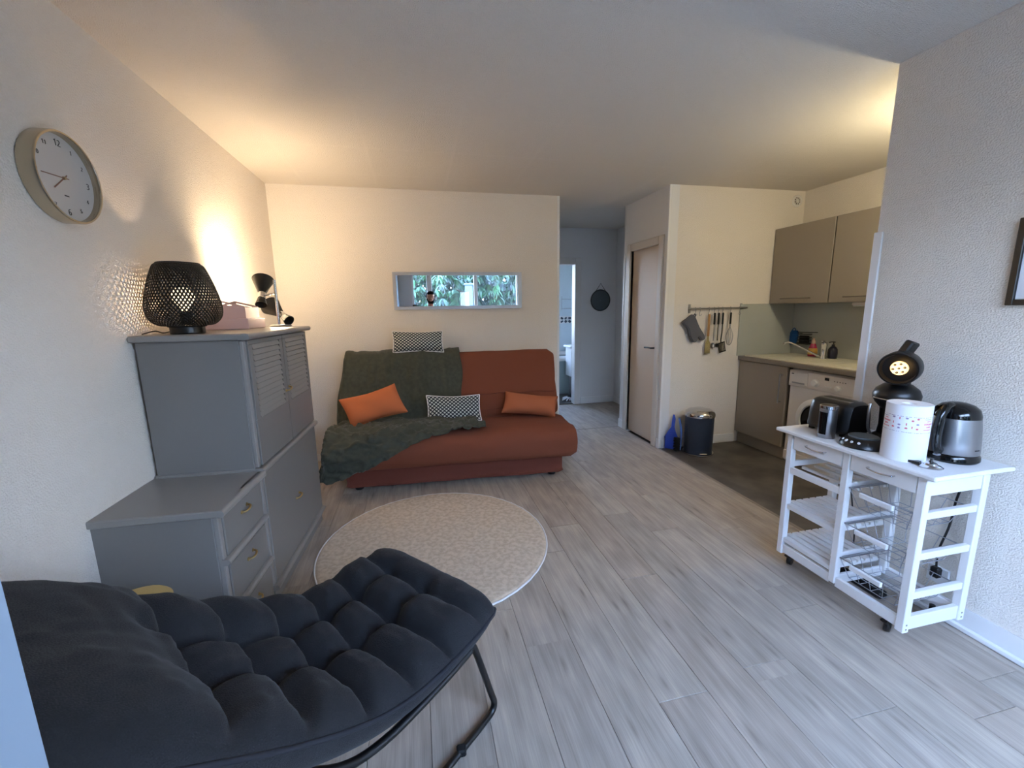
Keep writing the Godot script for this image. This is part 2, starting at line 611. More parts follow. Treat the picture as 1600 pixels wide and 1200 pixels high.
func window_and_sashes():
	# three fixed and sliding lights in one white frame, glass from knee height to the head
	var w := thing("window_1", "large white framed window of three glass lights", "window", Vector3(1.075, 0, ZWIN + 0.06))
	tag(w, "", "", "", "structure")
	var x0 := -1.125
	var x1 := 1.125
	obj("frame_side", mm(Vector3(x0, 0.0, -0.04), Vector3(x0 + 0.05, 2.17, 0.04), 0.005), M.white, w)
	obj("frame_side", mm(Vector3(x1 - 0.05, 0.0, -0.04), Vector3(x1, 2.17, 0.04), 0.005), M.white, w)
	obj("frame_head", mm(Vector3(x0, 2.12, -0.04), Vector3(x1, 2.17, 0.04), 0.005), M.white, w)
	obj("frame_sill", mm(Vector3(x0, 0.0, -0.04), Vector3(x1, 0.07, 0.04), 0.005), M.white, w)
	for m in [[-0.81, 0.10], [0.16, 0.07]]:
		obj("mullion", mm(Vector3(m[0], 0.07, -0.035), Vector3(m[0] + m[1], 2.12, 0.035), 0.005), M.white, w)
	for p in [[-1.075, -0.81], [-0.71, 0.16], [0.23, 1.075]]:
		obj("pane", mm(Vector3(p[0], 0.07, -0.003), Vector3(p[1], 2.12, 0.003)), M.glass, w)

func floor_planks():
	var st := mk()
	mmx(st, Vector3(XL - 0.15, -0.16, ZHALL - 0.1), Vector3(XK + 0.15, -0.012, ZWIN + 0.15))
	var fl := struct("floor", st, M.subfloor, "pale grey oak plank floor", "floor")
	var pw := 0.2025
	var plen := 1.28
	var k := 0
	var x := XL - 0.06
	while x < XH + 0.6:
		var off := rng.randf() * plen
		var z := ZHALL - off
		while z < ZWIN:
			var za := maxf(z, ZHALL)
			var zb := minf(z + plen, ZWIN)
			var xa := maxf(x, XL)
			var xb := x + pw
			if za < -4.48: xb = minf(xb, 2.87)
			# pieces beyond the kitchen edge only run in the hall
			var parts := []
			if xb <= XH - 0.001: parts.append([za, zb, xa, xb])
			elif xa >= XH - 0.001:
				if za < ZC: parts.append([za, minf(zb, ZC), xa, minf(xb, 2.87)])
			else:
				if za < ZC and zb > ZC:
					parts.append([za, ZC, xa, xb])
					parts.append([ZC, zb, xa, XH])
				elif zb <= ZC: parts.append([za, zb, xa, xb])
				else: parts.append([za, zb, xa, XH])
			for q in parts:
				if q[0] > -1.8 and q[2] > XR: continue
				if q[3] - q[2] < 0.005 or q[1] - q[0] < 0.01: continue
				place("plank", plank_mesh(q[2], q[3], q[0], q[1]), M.planks[(k * 7 + int(rng.randf() * 3.99)) % 4], fl)
			k += 1
			z += plen
		x += pw
	var kf := struct("floor_kitchen", mm(Vector3(XH, -0.012, ZK), Vector3(XK, 0.0, ZR)), M.vinyl, "dark slate grey vinyl floor of the kitchen", "floor")
	kf.set_meta("kind", "structure")
	struct("trim_6", mm(Vector3(XH - 0.012, -0.01, ZK + 0.01), Vector3(XH + 0.012, 0.003, ZR), 0.002), M.threshold)
	struct("trim_7", mm(Vector3(XB, -0.01, ZC - 0.01), Vector3(XH - 0.012, 0.003, ZC + 0.008), 0.002), M.threshold)

func plank_mesh(xa: float, xb: float, za: float, zb: float) -> ArrayMesh:
	var st := mk()
	var g := 0.0007
	var b := 0.0015
	var ou := rng.randf()
	var ov := rng.randf()
	var U := func(p: Vector3) -> Vector2: return Vector2(ou + (p.z - za) / 2.4, ov + (p.x - xa) / 0.42)
	var T := [Vector3(xa + g + b, 0, za + g + b), Vector3(xb - g - b, 0, za + g + b), Vector3(xb - g - b, 0, zb - g - b), Vector3(xa + g + b, 0, zb - g - b)]
	var S := [Vector3(xa + g, -0.0012, za + g), Vector3(xb - g, -0.0012, za + g), Vector3(xb - g, -0.0012, zb - g), Vector3(xa + g, -0.0012, zb - g)]
	for i in [0, 1, 2, 0, 2, 3]: vert(st, T[i], U.call(T[i]))
	for e in 4:
		var f := (e + 1) % 4
		var D0: Vector3 = S[e] + Vector3(0, -0.011, 0)
		var D1: Vector3 = S[f] + Vector3(0, -0.011, 0)
		for q in [[S[e], S[f], T[f]], [S[e], T[f], T[e]], [D0, D1, S[f]], [D0, S[f], S[e]]]:
			for p in q: vert(st, p, U.call(p))
	st.generate_normals()
	return st.commit()

func kitchen_shell():
	# glass splashbacks
	struct("trim_8", mm(Vector3(3.155, 0.906, ZK), Vector3(XK, 1.42, ZK + 0.008), 0.002), M.splash, "grey green splashback panel on the far kitchen wall", "splashback")
	struct("trim_9", mm(Vector3(XK - 0.008, 0.906, ZK + 0.008), Vector3(XK, 1.42, ZR), 0.002), M.splash, "grey green splashback panel behind the tap", "splashback")
	# wall lamp at the near end of the kitchen, out of sight behind the right wall
	var l := thing("wall_lamp", "warm white kitchen wall lamp behind the right wall end", "lamp", Vector3(2.95, 2.16, ZR))
	var st := mk()
	lathe(st, [Vector2(0.001, 0), Vector2(0.05, 0.0), Vector2(0.05, 0.012), Vector2(0.001, 0.012)], 20, along(Vector3(0, 0, -1), Vector3.ZERO))
	obj("base", st, M.plastic_white, l)
	st = mk()
	lathe(st, [Vector2(0.001, -0.045), Vector2(0.02, -0.04), Vector2(0.036, -0.026), Vector2(0.045, 0), Vector2(0.036, 0.026), Vector2(0.02, 0.04), Vector2(0.001, 0.045)], 20)
	obj("globe", st, glow(Color(1.0, 0.86, 0.56), 6.0), l, Vector3(0, 0, -0.06))
	var o := OmniLight3D.new()
	o.name = "bulb_light"
	o.light_color = Color(1.0, 0.96, 0.82)
	o.light_energy = 0.52
	o.omni_range = 12.0
	o.omni_attenuation = 2.0
	o.light_size = 0.04
	o.shadow_enabled = true
	o.position = Vector3(0, 0, -0.06)
	l.add_child(o)

func bathroom():
	var zb := -7.4
	var st := mk()
	mmx(st, Vector3(0.9, -0.05, zb - 0.12), Vector3(1.2, H, zb))
	mmx(st, Vector3(2.2, -0.05, zb - 0.12), Vector3(3.3, H, zb))
	mmx(st, Vector3(1.2, -0.05, zb - 0.12), Vector3(2.2, 1.0, zb))
	mmx(st, Vector3(1.2, 2.2, zb - 0.12), Vector3(2.2, H, zb))
	struct("wall_bathroom_back", st, M.tile)
	struct("wall_bathroom_left", mm(Vector3(0.78, -0.05, zb - 0.12), Vector3(0.9, H, ZHALL - 0.1)), M.tile)
	struct("wall_bathroom_right", mm(Vector3(3.3, -0.05, zb - 0.12), Vector3(3.42, H, ZHALL)), M.tile)
	struct("wall_bathroom_near", mm(Vector3(0.9, -0.05, ZHALL - 0.1), Vector3(XB - 0.15, H, ZHALL)), M.tile)
	struct("floor_bathroom", mm(Vector3(0.78, -0.16, zb - 0.12), Vector3(3.42, -0.002, ZHALL - 0.1)), M.vinyl)
	var w := thing("window_2", "bathroom window", "window", Vector3(1.7, 1.0, zb - 0.06))
	tag(w, "", "", "", "structure")
	for x in [-0.5, 0.45]: obj("frame_side", mm(Vector3(x, 0, -0.03), Vector3(x + 0.05, 1.2, 0.03), 0.004), M.white, w)
	for y in [0.0, 1.15]: obj("frame_rail", mm(Vector3(-0.45, y, -0.03), Vector3(0.45, y + 0.05, 0.03), 0.004), M.white, w)
	obj("pane", mm(Vector3(-0.45, 0.05, -0.003), Vector3(0.45, 1.15, 0.003)), M.glass, w)
	# patterned tile border
	var tb := struct("trim_10", mm(Vector3(2.2, 1.13, zb), Vector3(3.3, 1.26, zb + 0.006)), M.white)
	for k in 14:
		var s2 := mk()
		var sz := Vector3(rng.randf_range(0.03, 0.055), rng.randf_range(0.03, 0.055), 0.004)
		var xf := Transform3D(Basis(Vector3(0, 0, 1), rng.randf() * 1.5), Vector3(2.4 + (k / 2) * 0.075, 1.165 + (k % 2) * 0.06, zb + 0.008))
		bx(s2, Vector3.ZERO, sz, 0.002, xf)
		obj("tile", s2, M.tile_dark, tb)
	# tub
	var tub := thing("bathtub", "white bathtub with grey side panel inside the bathroom", "bathtub", Vector3(2.2, 0, -6.95))
	obj("side_panel", mm(Vector3(-0.7, 0.0, 0.40), Vector3(1.07, 0.55, 0.44), 0.004), M.tub, tub)
	st = mk()
	mmx(st, Vector3(-0.7, 0.55, -0.45), Vector3(1.07, 0.62, -0.33), 0.02)
	mmx(st, Vector3(-0.7, 0.55, 0.33), Vector3(1.07, 0.62, 0.46), 0.02)
	mmx(st, Vector3(-0.7, 0.55, -0.33), Vector3(-0.55, 0.62, 0.33), 0.02)
	mmx(st, Vector3(0.95, 0.55, -0.33), Vector3(1.07, 0.62, 0.33), 0.02)
	obj("rim", st, M.white, tub)
	obj("basin", mm(Vector3(-0.56, 0.15, -0.34), Vector3(0.96, 0.18, 0.34), 0.01), M.white, tub)
	# small cabinet
	var c := thing("bathroom_cabinet", "small white bathroom cabinet with pale top beside the bathtub", "cabinet", Vector3(2.50, 0.33, -6.32))
	obj("body", mm(Vector3(-0.14, 0.0, -0.14), Vector3(0.25, 0.46, 0.12), 0.006), M.white, c)
	obj("top", mm(Vector3(-0.17, 0.46, -0.16), Vector3(0.27, 0.49, 0.15), 0.006), M.plastic_white, c)
	obj("drawer", mm(Vector3(-0.13, 0.31, 0.12), Vector3(0.24, 0.45, 0.135), 0.004), M.white, c)
	st = mk()
	tube(st, [Vector3(-0.08, 0.38, 0.14), Vector3(-0.08, 0.38, 0.155), Vector3(0.0, 0.38, 0.155), Vector3(0.0, 0.38, 0.14)], 0.006, 6)
	obj("handle", st, M.matte_black, c)
	for x in [-0.11, 0.22]: obj("leg", mm(Vector3(x - 0.012, -0.33, -0.03), Vector3(x + 0.012, 0.0, 0.0)), M.steel, c)
	# wire shelf on the wall
	var ws := thing("wire_shelf", "two tier wire shelf hanging on the bathroom tiles", "shelf", Vector3(2.75, 1.40, zb))
	for y in [0.0, 0.17]:
		var s3 := mk()
		tube(s3, [Vector3(-0.13, y, 0.01), Vector3(-0.13, y, 0.12), Vector3(0.15, y, 0.12), Vector3(0.15, y, 0.01)], 0.005, 6)
		for k in 7: cyl(s3, Vector3(-0.11 + 0.04 * k, y, 0.005), Vector3(-0.11 + 0.04 * k, y, 0.12), 0.003, 5)
		obj("wire_tier", s3, M.chrome, ws)
	for x in [-0.13, 0.15]:
		st = mk()
		cyl(st, Vector3(x, -0.03, 0.006), Vector3(x, 0.22, 0.006), 0.005, 6)
		obj("bracket", st, M.chrome, ws)
	# mop
	var mo := thing("mop", "mop with dark handle and white strands leaning in the bathroom", "mop", Vector3(2.30, 0, -6.04))
	st = mk()
	cyl(st, Vector3(0, 0.07, 0), Vector3(0.12, 0.62, -0.03), 0.014, 8)
	obj("handle", st, M.matte_black, mo)
	st = mk()
	lathe(st, [Vector2(0.001, 0.09), Vector2(0.05, 0.075), Vector2(0.06, 0.05), Vector2(0.001, 0.045)], 12)
	obj("mop_socket", st, M.matte_black, mo)
	st = mk()
	for k in 26:
		var a := TAU * k / 26.0
		var rr := rng.randf_range(0.09, 0.16)
		tube(st, curve([Vector3(cos(a) * 0.03, 0.05, sin(a) * 0.03), Vector3(cos(a) * rr * 0.6, 0.035, sin(a) * rr * 0.6), Vector3(cos(a) * rr, 0.01, sin(a) * rr)], 3), 0.009, 5)
	obj("strands", st, M.plastic_white, mo)

# ---------------------------------------------------------------- outside the window
func outdoors():
	struct("ground", mm(Vector3(-14, -0.4, ZWIN + 0.2), Vector3(16, -0.2, 18)), mat(Color(0.36, 0.37, 0.33), 0.95))
	struct("ground_terrace", mm(Vector3(-2.5, -0.2, ZWIN + 0.15), Vector3(4.5, -0.03, 2.3)), mat(Color(0.62, 0.60, 0.57), 0.8))
	var leaf := leaf_mesh()
	var greens := [Color(0.06, 0.15, 0.075), Color(0.10, 0.21, 0.09), Color(0.04, 0.10, 0.055)]
	var spots := [[-0.9, 3.5, "drooping long leaved tree left of the pillar outside the window"], [0.75, 3.3, "drooping long leaved tree outside behind the middle window light"], [2.3, 3.4, "drooping long leaved tree right of the pillar outside the window"], [3.9, 3.9, "drooping long leaved tree outside farthest to the right"], [-0.2, 4.9, "rear drooping long leaved tree outside behind the left tree"], [1.6, 4.8, "rear drooping long leaved tree outside behind the pillar"], [3.2, 5.0, "rear drooping long leaved tree outside at the right"]]
	for s in spots:
		var t := thing("tree", s[2], "tree", Vector3(s[0], -0.2, s[1]), 0.0, "trees outside the window")
		var st := mk()
		tube(st, curve([Vector3(0, 0, 0.2), Vector3(0.06, 0.9, 0.25), Vector3(-0.05, 1.7, 0.2), Vector3(0.05, 2.2, 0.22)], 4), 0.07, 8)
		for k in 7:
			var a := TAU * k / 7.0
			tube(st, curve([Vector3(0, 0.8 + 0.13 * k, 0.2), Vector3(cos(a) * 0.5, 1.2 + 0.15 * k, 0.2 + sin(a) * 0.35), Vector3(cos(a) * 0.95, 1.1 + 0.15 * k, 0.2 + sin(a) * 0.6)], 4), 0.022, 6)
		obj("trunk", st, mat(Color(0.26, 0.21, 0.16), 0.9), t)
		var mmesh := MultiMesh.new()
		mmesh.transform_format = MultiMesh.TRANSFORM_3D
		mmesh.use_colors = true
		mmesh.mesh = leaf
		var sprays := 430 if s[1] < 4.5 else 700
		var per := 9
		mmesh.instance_count = sprays * per
		for i in sprays:
			var c := Vector3(rng.randfn(0, 0.62), rng.randf_range(0.0, 2.72 if s[1] < 4.5 else 2.85), rng.randfn(0.1, 0.35))
			var yaw := rng.randf() * TAU
			var g: Color = greens[rng.randi() % 3].lerp(Color(0.17, 0.36, 0.17), rng.randf() ** 2.0)
			for k in per:
				var b := Basis(Vector3.UP, yaw + (k - 4) * 0.32 + rng.randf_range(-0.15, 0.15)) * Basis(Vector3.RIGHT, 0.35 + rng.randf_range(-0.2, 0.5))
				mmesh.set_instance_transform(i * per + k, Transform3D(b.scaled(Vector3.ONE * rng.randf_range(1.0, 1.6)), c))
				mmesh.set_instance_color(i * per + k, g.srgb_to_linear())
		var mi := MultiMeshInstance3D.new()
		mi.name = "foliage"
		mi.multimesh = mmesh
		var lm := mat(Color.WHITE, 0.5)
		lm.vertex_color_use_as_albedo = true
		lm.backlight_enabled = true
		lm.backlight = Color(0.04, 0.08, 0.03)
		lm.cull_mode = BaseMaterial3D.CULL_DISABLED
		mi.material_override = lm
		mi.set_meta("kind", "stuff")
		t.add_child(mi)
	var p := thing("gate_pillar", "pale painted gate pillar among the leaves outside", "pillar", Vector3(1.36, -0.2, 2.55))
	obj("shaft", mm(Vector3(-0.09, 0, -0.09), Vector3(0.09, 2.20, 0.09), 0.01), mat(Color(0.36, 0.42, 0.48), 0.7), p)
	obj("cap", mm(Vector3(-0.12, 2.20, -0.12), Vector3(0.12, 2.25, 0.12), 0.012), mat(Color(0.36, 0.42, 0.48), 0.7), p)

func leaf_mesh() -> ArrayMesh:
	var st := mk()
	var rows := []
	for i in 6:
		var u := i / 5.0
		var w := 0.021 * sin(PI * clampf(u * 0.93 + 0.05, 0, 1)) + 0.001
		var z := u * 0.19
		var y := -0.28 * u * u * 0.22
		rows.append([Vector3(-w, y + w * 0.35, z), Vector3(0, y, z), Vector3(w, y + w * 0.35, z)])
	grid(st, rows)
	st.generate_normals()
	return st.commit()

# ---------------------------------------------------------------- sofa, cushions, throw
var sofa_xf: Transform3D

func closed_loft(st: SurfaceTool, section: Array, x0: float, x1: float, bulge := 0.03, n := 34, seed2 := 1):
	# section: closed list of Vector2(z, y); rounded ends
	var ns := FastNoiseLite.new()
	ns.seed = seed2
	ns.frequency = 1.0
	var c := Vector2.ZERO
	for p in section: c += p / section.size()
	var rows := []
	for i in n + 1:
		var u := float(i) / n
		var x := lerpf(x0, x1, u)
		var e := minf(x - x0, x1 - x)
		var shrink := 0.0
		if e < bulge: shrink = bulge - sqrt(maxf(0.0, bulge * bulge - (bulge - e) * (bulge - e)))
		var row := []
		for j in section.size() + 1:
			var p: Vector2 = section[j % section.size()]
			var d := (p - c)
			var q := p - d.normalized() * shrink
			var w := ns.get_noise_3d(x * 2.2, p.x * 5.0, p.y * 5.0) * 0.008 + ns.get_noise_3d(x * 1.2, p.x * 14.0, p.y * 14.0) * 0.004
			q += d.normalized() * w
			row.append(Vector3(x, q.y, q.x))
		rows.append(row)
	grid(st, rows, true)
	st.set_smooth_group(-1)
	for e in [0, n]:
		var m := Vector3(x0 if e == 0 else x1, c.y, c.x)
		for j in section.size(): tri(st, m, rows[e][j], rows[e][j + 1], Vector3(-1 if e == 0 else 1, 0, 0))

func smooth2(pts: Array, sub := 5) -> Array:
	var v := []
	for p in pts: v.append(Vector3(p.x, p.y, 0))
	var out := []
	for p in curve(v, sub, true): out.append(Vector2(p.x, p.y))
	return out

func sofa_set():
	var turn := -0.061
	var at := Vector3(0.30, 0, -3.64)
	sofa_xf = Transform3D(Basis(Vector3.UP, turn), at)
	var s := thing("sofa", "rust orange three seat fold-down sofa bed against the back wall", "sofa", at, turn)
	var st := mk()
	closed_loft(st, smooth2([Vector2(-0.14, 0.24), Vector2(0.10, 0.205), Vector2(0.39, 0.195), Vector2(0.455, 0.22), Vector2(0.478, 0.30), Vector2(0.465, 0.375), Vector2(0.41, 0.435), Vector2(0.30, 0.455), Vector2(0.08, 0.437), Vector2(-0.13, 0.425), Vector2(-0.17, 0.34)]), -0.985, 0.985, 0.035)
	obj("seat", st, M.orange, s)
	st = mk()
	closed_loft(st, smooth2([Vector2(-0.12, 0.435), Vector2(-0.155, 0.56), Vector2(-0.21, 0.75), Vector2(-0.265, 0.93), Vector2(-0.30, 1.005), Vector2(-0.355, 1.02), Vector2(-0.405, 0.975), Vector2(-0.395, 0.85), Vector2(-0.33, 0.62), Vector2(-0.26, 0.40), Vector2(-0.18, 0.385)]), -0.925, 0.975, 0.04, 34, 4)
	obj("backrest", st, M.orange, s)
	# stitched lines across the backrest
	for q in [[-0.1335, 0.50], [-0.1735, 0.64]]:
		st = mk()
		var pts := []
		for k in 21: pts.append(Vector3(lerpf(0.05, 0.95, k / 20.0), q[1] + 0.006 * sin(k * 0.9), q[0] + 0.005))
		tube(st, pts, 0.0035, 5)
		obj("stitching", st, M.base_cloth, s)
	st = mk()
	var sec := [Vector2(-0.30, 0.05), Vector2(0.33, 0.045), Vector2(0.345, 0.06), Vector2(0.35, 0.22), Vector2(0.33, 0.24), Vector2(-0.30, 0.24)]
	closed_loft(st, smooth2(sec, 4), -0.885, 0.885, 0.02, 40, 9)
	obj("storage_base", st, M.base_cloth, s)
	for q in [[-0.80, 0.29], [0.80, 0.29], [-0.80, -0.24], [0.80, -0.24]]:
		st = mk()
		lathe(st, [Vector2(0.001, 0.0), Vector2(0.03, 0.0), Vector2(0.034, 0.008), Vector2(0.03, 0.05), Vector2(0.001, 0.055)], 14, Transform3D(Basis.IDENTITY, Vector3(q[0], 0, q[1])))
		obj("foot", st, M.rubber, s)
	throw_blanket()
	cushion("cushion", "plain orange cushion tilted on the green throw at the left", M.orange_cushion, "orange sofa cushions", Vector3(-0.385, 0.628, -3.625), Vector3(0.228, 0.056, 0.0), Vector3(-0.05, 0.115, -0.05), 0.072, false)
	cushion("cushion", "plain orange cushion lying against the bare right end of the sofa", M.rust_cushion, "orange sofa cushions", Vector3(0.985, 0.548, -3.625), Vector3(0.245, -0.035, 0.02), Vector3(0.03, 0.085, -0.05), 0.07, false)
	cushion("cushion", "small navy and white patterned cushion with white piping on the seat", M.pattern, "patterned cushions", Vector3(0.292, 0.552, -3.665), Vector3(0.235, -0.008, 0.012), Vector3(0.0, 0.108, -0.045), 0.062, true)
	cushion("cushion", "small navy and white patterned cushion standing on top of the backrest", M.pattern, "patterned cushions", Vector3(0.012, 1.128, -3.99), Vector3(0.228, -0.004, 0.015), Vector3(0.0, 0.095, -0.035), 0.06, true)

func cushion(called: String, label: String, m: Material, group: String, c: Vector3, hx: Vector3, hy: Vector3, thick: float, piped: bool):
	var base := c - Vector3(0, hy.y + absf(hx.y), 0)
	var t := thing(called, label, "cushion", base, 0.0, group)
	var hz := hx.cross(hy).normalized()
	var o := c - base
	var st := mk()
	var n := 18
	var P := func(u: float, v: float, side: float) -> Vector3:
		var pinch := 1.0 - 0.07 * (1.0 - absf(u)) * absf(v) ** 6.0 * 1.0
		var pu := 1.0 - 0.05 * (1.0 - v * v)
		var pv := 1.0 - 0.09 * (1.0 - u * u)
		var th := thick * pow(maxf(0.0, (1.0 - absf(u) ** 2.6) * (1.0 - absf(v) ** 2.6)), 0.5)
		th *= 1.0 + 0.10 * sin(u * 5.0 + v * 3.0)
		return o + hx * (u * pu) + hy * (v * pv * pinch) + hz * th * side
	for side in [1.0, -1.0]:
		var rows := []
		var uvs := []
		for i in n + 1:
			var row := []
			var ur := []
			for j in n + 1:
				var v := sin((float(i) / n - 0.5) * PI)
				var u := sin((float(j) / n - 0.5) * PI)
				row.append(P.call(u, v, side))
				ur.append(Vector2((u + 1) * 0.5, (1 - v) * 0.5))
			rows.append(row)
			uvs.append(ur)
		grid(st, rows, side > 0, [], uvs)
	obj("cover", st, m, t)
	var edge := []
	for k in 96:
		var a := TAU * k / 96.0
		var cu := clampf(cos(a) * 1.45, -1, 1)
		var cv := clampf(sin(a) * 1.45, -1, 1)
		edge.append(P.call(cu, cv, 0.0))
	st = mk()
	tube(st, edge, 0.007 if piped else 0.004, 6, true)
	obj("piping", st, M.rug_edge if piped else m, t)

func throw_blanket():
	var prof := [Vector2(-0.413, 0.78), Vector2(-0.418, 0.88), Vector2(-0.418, 0.97), Vector2(-0.385, 1.04), Vector2(-0.33, 1.045), Vector2(-0.275, 1.0), Vector2(-0.23, 0.86), Vector2(-0.175, 0.67), Vector2(-0.115, 0.485), Vector2(-0.06, 0.455), Vector2(0.10, 0.457), Vector2(0.25, 0.474), Vector2(0.36, 0.474), Vector2(0.44, 0.435), Vector2(0.492, 0.36), Vector2(0.497, 0.29), Vector2(0.475, 0.21), Vector2(0.47, 0.10)]
	var c3 := []
	for p in prof: c3.append(Vector3(0, p.y, p.x))
	c3 = curve(c3, 12)
	var acc := [0.0]
	for i in range(1, c3.size()): acc.append(acc[i - 1] + c3[i].distance_to(c3[i - 1]))
	var total: float = acc[acc.size() - 1]
	var at := func(s: float) -> Array:
		var i := 1
		while i < c3.size() - 1 and acc[i] < s: i += 1
		var f: float = clampf((s - acc[i - 1]) / maxf(1e-5, acc[i] - acc[i - 1]), 0, 1)
		var p: Vector3 = c3[i - 1].lerp(c3[i], f)
		var d: Vector3 = (c3[i] - c3[i - 1]).normalized()
		return [p, Vector3(0, -d.z, d.y) * -1.0]
	var ns := FastNoiseLite.new()
	ns.frequency = 1.0
	ns.seed = 21
	var seat_s := 0.0
	for i in c3.size():
		if c3[i].z > -0.07 and seat_s == 0.0 and c3[i].y < 0.6: seat_s = acc[i]
	var nu := 84
	var nv := 120
	var top := []
	var bot := []
	for i in nv + 1:
		var rt := []
		var rb := []
		for j in nu + 1:
			var u := float(j) / nu
			var v := float(i) / nv
			# free end: just over the front lip on the right, far down on the left
			var end_s: float = lerpf(total - 0.005, total - 0.37, smoothstep(0.0, 0.75, u)) - 0.02 * sin(u * 9.0) - 0.03 * smoothstep(0.85, 1.0, u)
			var s: float = v * end_s
			var onseat := smoothstep(seat_s - 0.05, seat_s + 0.12, s)
			var xr := lerpf(0.075, 0.16 + 0.06 * smoothstep(seat_s + 0.15, seat_s + 0.35, s), onseat) + 0.012 * sin(s * 14.0)
			var xl := -1.12 - 0.05 * sin(s * 3.0) - 0.03 * onseat
			var x := lerpf(xl, xr, u)
			var pd: Array = at.call(s)
			var p: Vector3 = pd[0]
			var nn: Vector3 = pd[1]
			var fold := 0.0
			# folds run down the backrest, and askew over the seat
			fold += (1.0 - onseat) * (0.016 * sin(x * 19.0 + ns.get_noise_2d(x * 2.0, s * 1.5) * 4.0) + 0.030 * ns.get_noise_2d(x * 6.0, s * 1.3) + 0.016 * ns.get_noise_2d(x * 16.0, s * 3.0))
			var ridge := absf(ns.get_noise_2d(x * 3.0 + s * 1.6 + 7.0, s * 7.0 - x * 1.2))
			fold += onseat * (0.045 * pow(1.0 - ridge, 4.0) - 0.008 + 0.026 * ns.get_noise_2d(x * 9.0 + 3.0, s * 14.0) + 0.010 * sin(s * 26.0 + x * 9.0))
			fold *= lerpf(1.0, 0.35, smoothstep(0.97, 1.02, p.y))
			fold = maxf(fold, -0.008) + 0.010
			var q := p + nn * fold
			q.x = x
			var lim := lerpf(-0.945, -0.99, onseat)
			var over := lim - x
			if over > 0.0:
				var dropk := over
				q.x = lim - 0.012 - 0.05 * onseat * smoothstep(0, 0.2, over) - 0.012 * sin(s * 11.0) * smoothstep(0, 0.05, over)
				if onseat < 0.5:
					# hangs beside the backrest
					q.x -= (0.10 * clampf(1.02 - p.y, 0, 1) + 0.03) * smoothstep(0.0, 0.12, over)
					q.y -= dropk * 0.62
					q.z -= 0.01
				else:
					q.y = maxf(q.y - dropk * 0.9, 0.16)
			rt.append(q)
			var inn := nn
			if over > 0.0: inn = Vector3(-1, 0, 0)
			rb.append(q - inn * 0.008)
		top.append(rt)
		bot.append(rb)
	var st := mk()
	grid(st, top)
	grid(st, bot, true)
	# hem all round
	for i in nv:
		quad(st, top[i][0], top[i + 1][0], bot[i + 1][0], bot[i][0], Vector3(-1, 0, 0))
		quad(st, top[i][nu], top[i + 1][nu], bot[i + 1][nu], bot[i][nu], Vector3(1, 0, 0))
	for j in nu:
		quad(st, top[0][j], top[0][j + 1], bot[0][j + 1], bot[0][j], Vector3(0, -1, 0))
		quad(st, top[nv][j], top[nv][j + 1], bot[nv][j + 1], bot[nv][j], Vector3(0, -1, 0))
	var o := obj("throw_blanket", st, M.plush)
	o.transform = sofa_xf
	tag(o, "dark green plush throw draped over the left half of the orange sofa", "blanket")

# ---------------------------------------------------------------- grey cabinets on the left
func bow_handle(parent: Node3D, c: Vector3, dir: Vector3, out: Vector3):
	var st := mk()
	tube(st, curve([c - dir * 0.026, c - dir * 0.02 + out * 0.016, c + out * 0.022, c + dir * 0.02 + out * 0.016, c + dir * 0.026], 4), 0.0045, 7)
	for s in [-1.0, 1.0]:
		lathe(st, [Vector2(0.001, 0.0), Vector2(0.008, 0.0), Vector2(0.007, 0.004), Vector2(0.001, 0.006)], 10, along(out, c + dir * 0.026 * s))
	obj("handle", st, M.brass, parent)

# half round nosing along local z
func nose(parent: Node3D, called: String, y: float, hgt: float, z0: float, z1: float, x: float, r: float):
	var st := mk()
	var poly := []
	for k in 9:
		var a := -PI / 2 + PI * k / 8.0
		poly.append(Vector2(x + r + cos(a) * hgt * 0.5, y + sin(a) * hgt * 0.5))
	poly.append(Vector2(x - 0.012, y + hgt * 0.5))
	poly.append(Vector2(x - 0.012, y - hgt * 0.5))
	prism(st, poly, z0, z1)
	obj(called, st, M.cab_edge, parent)

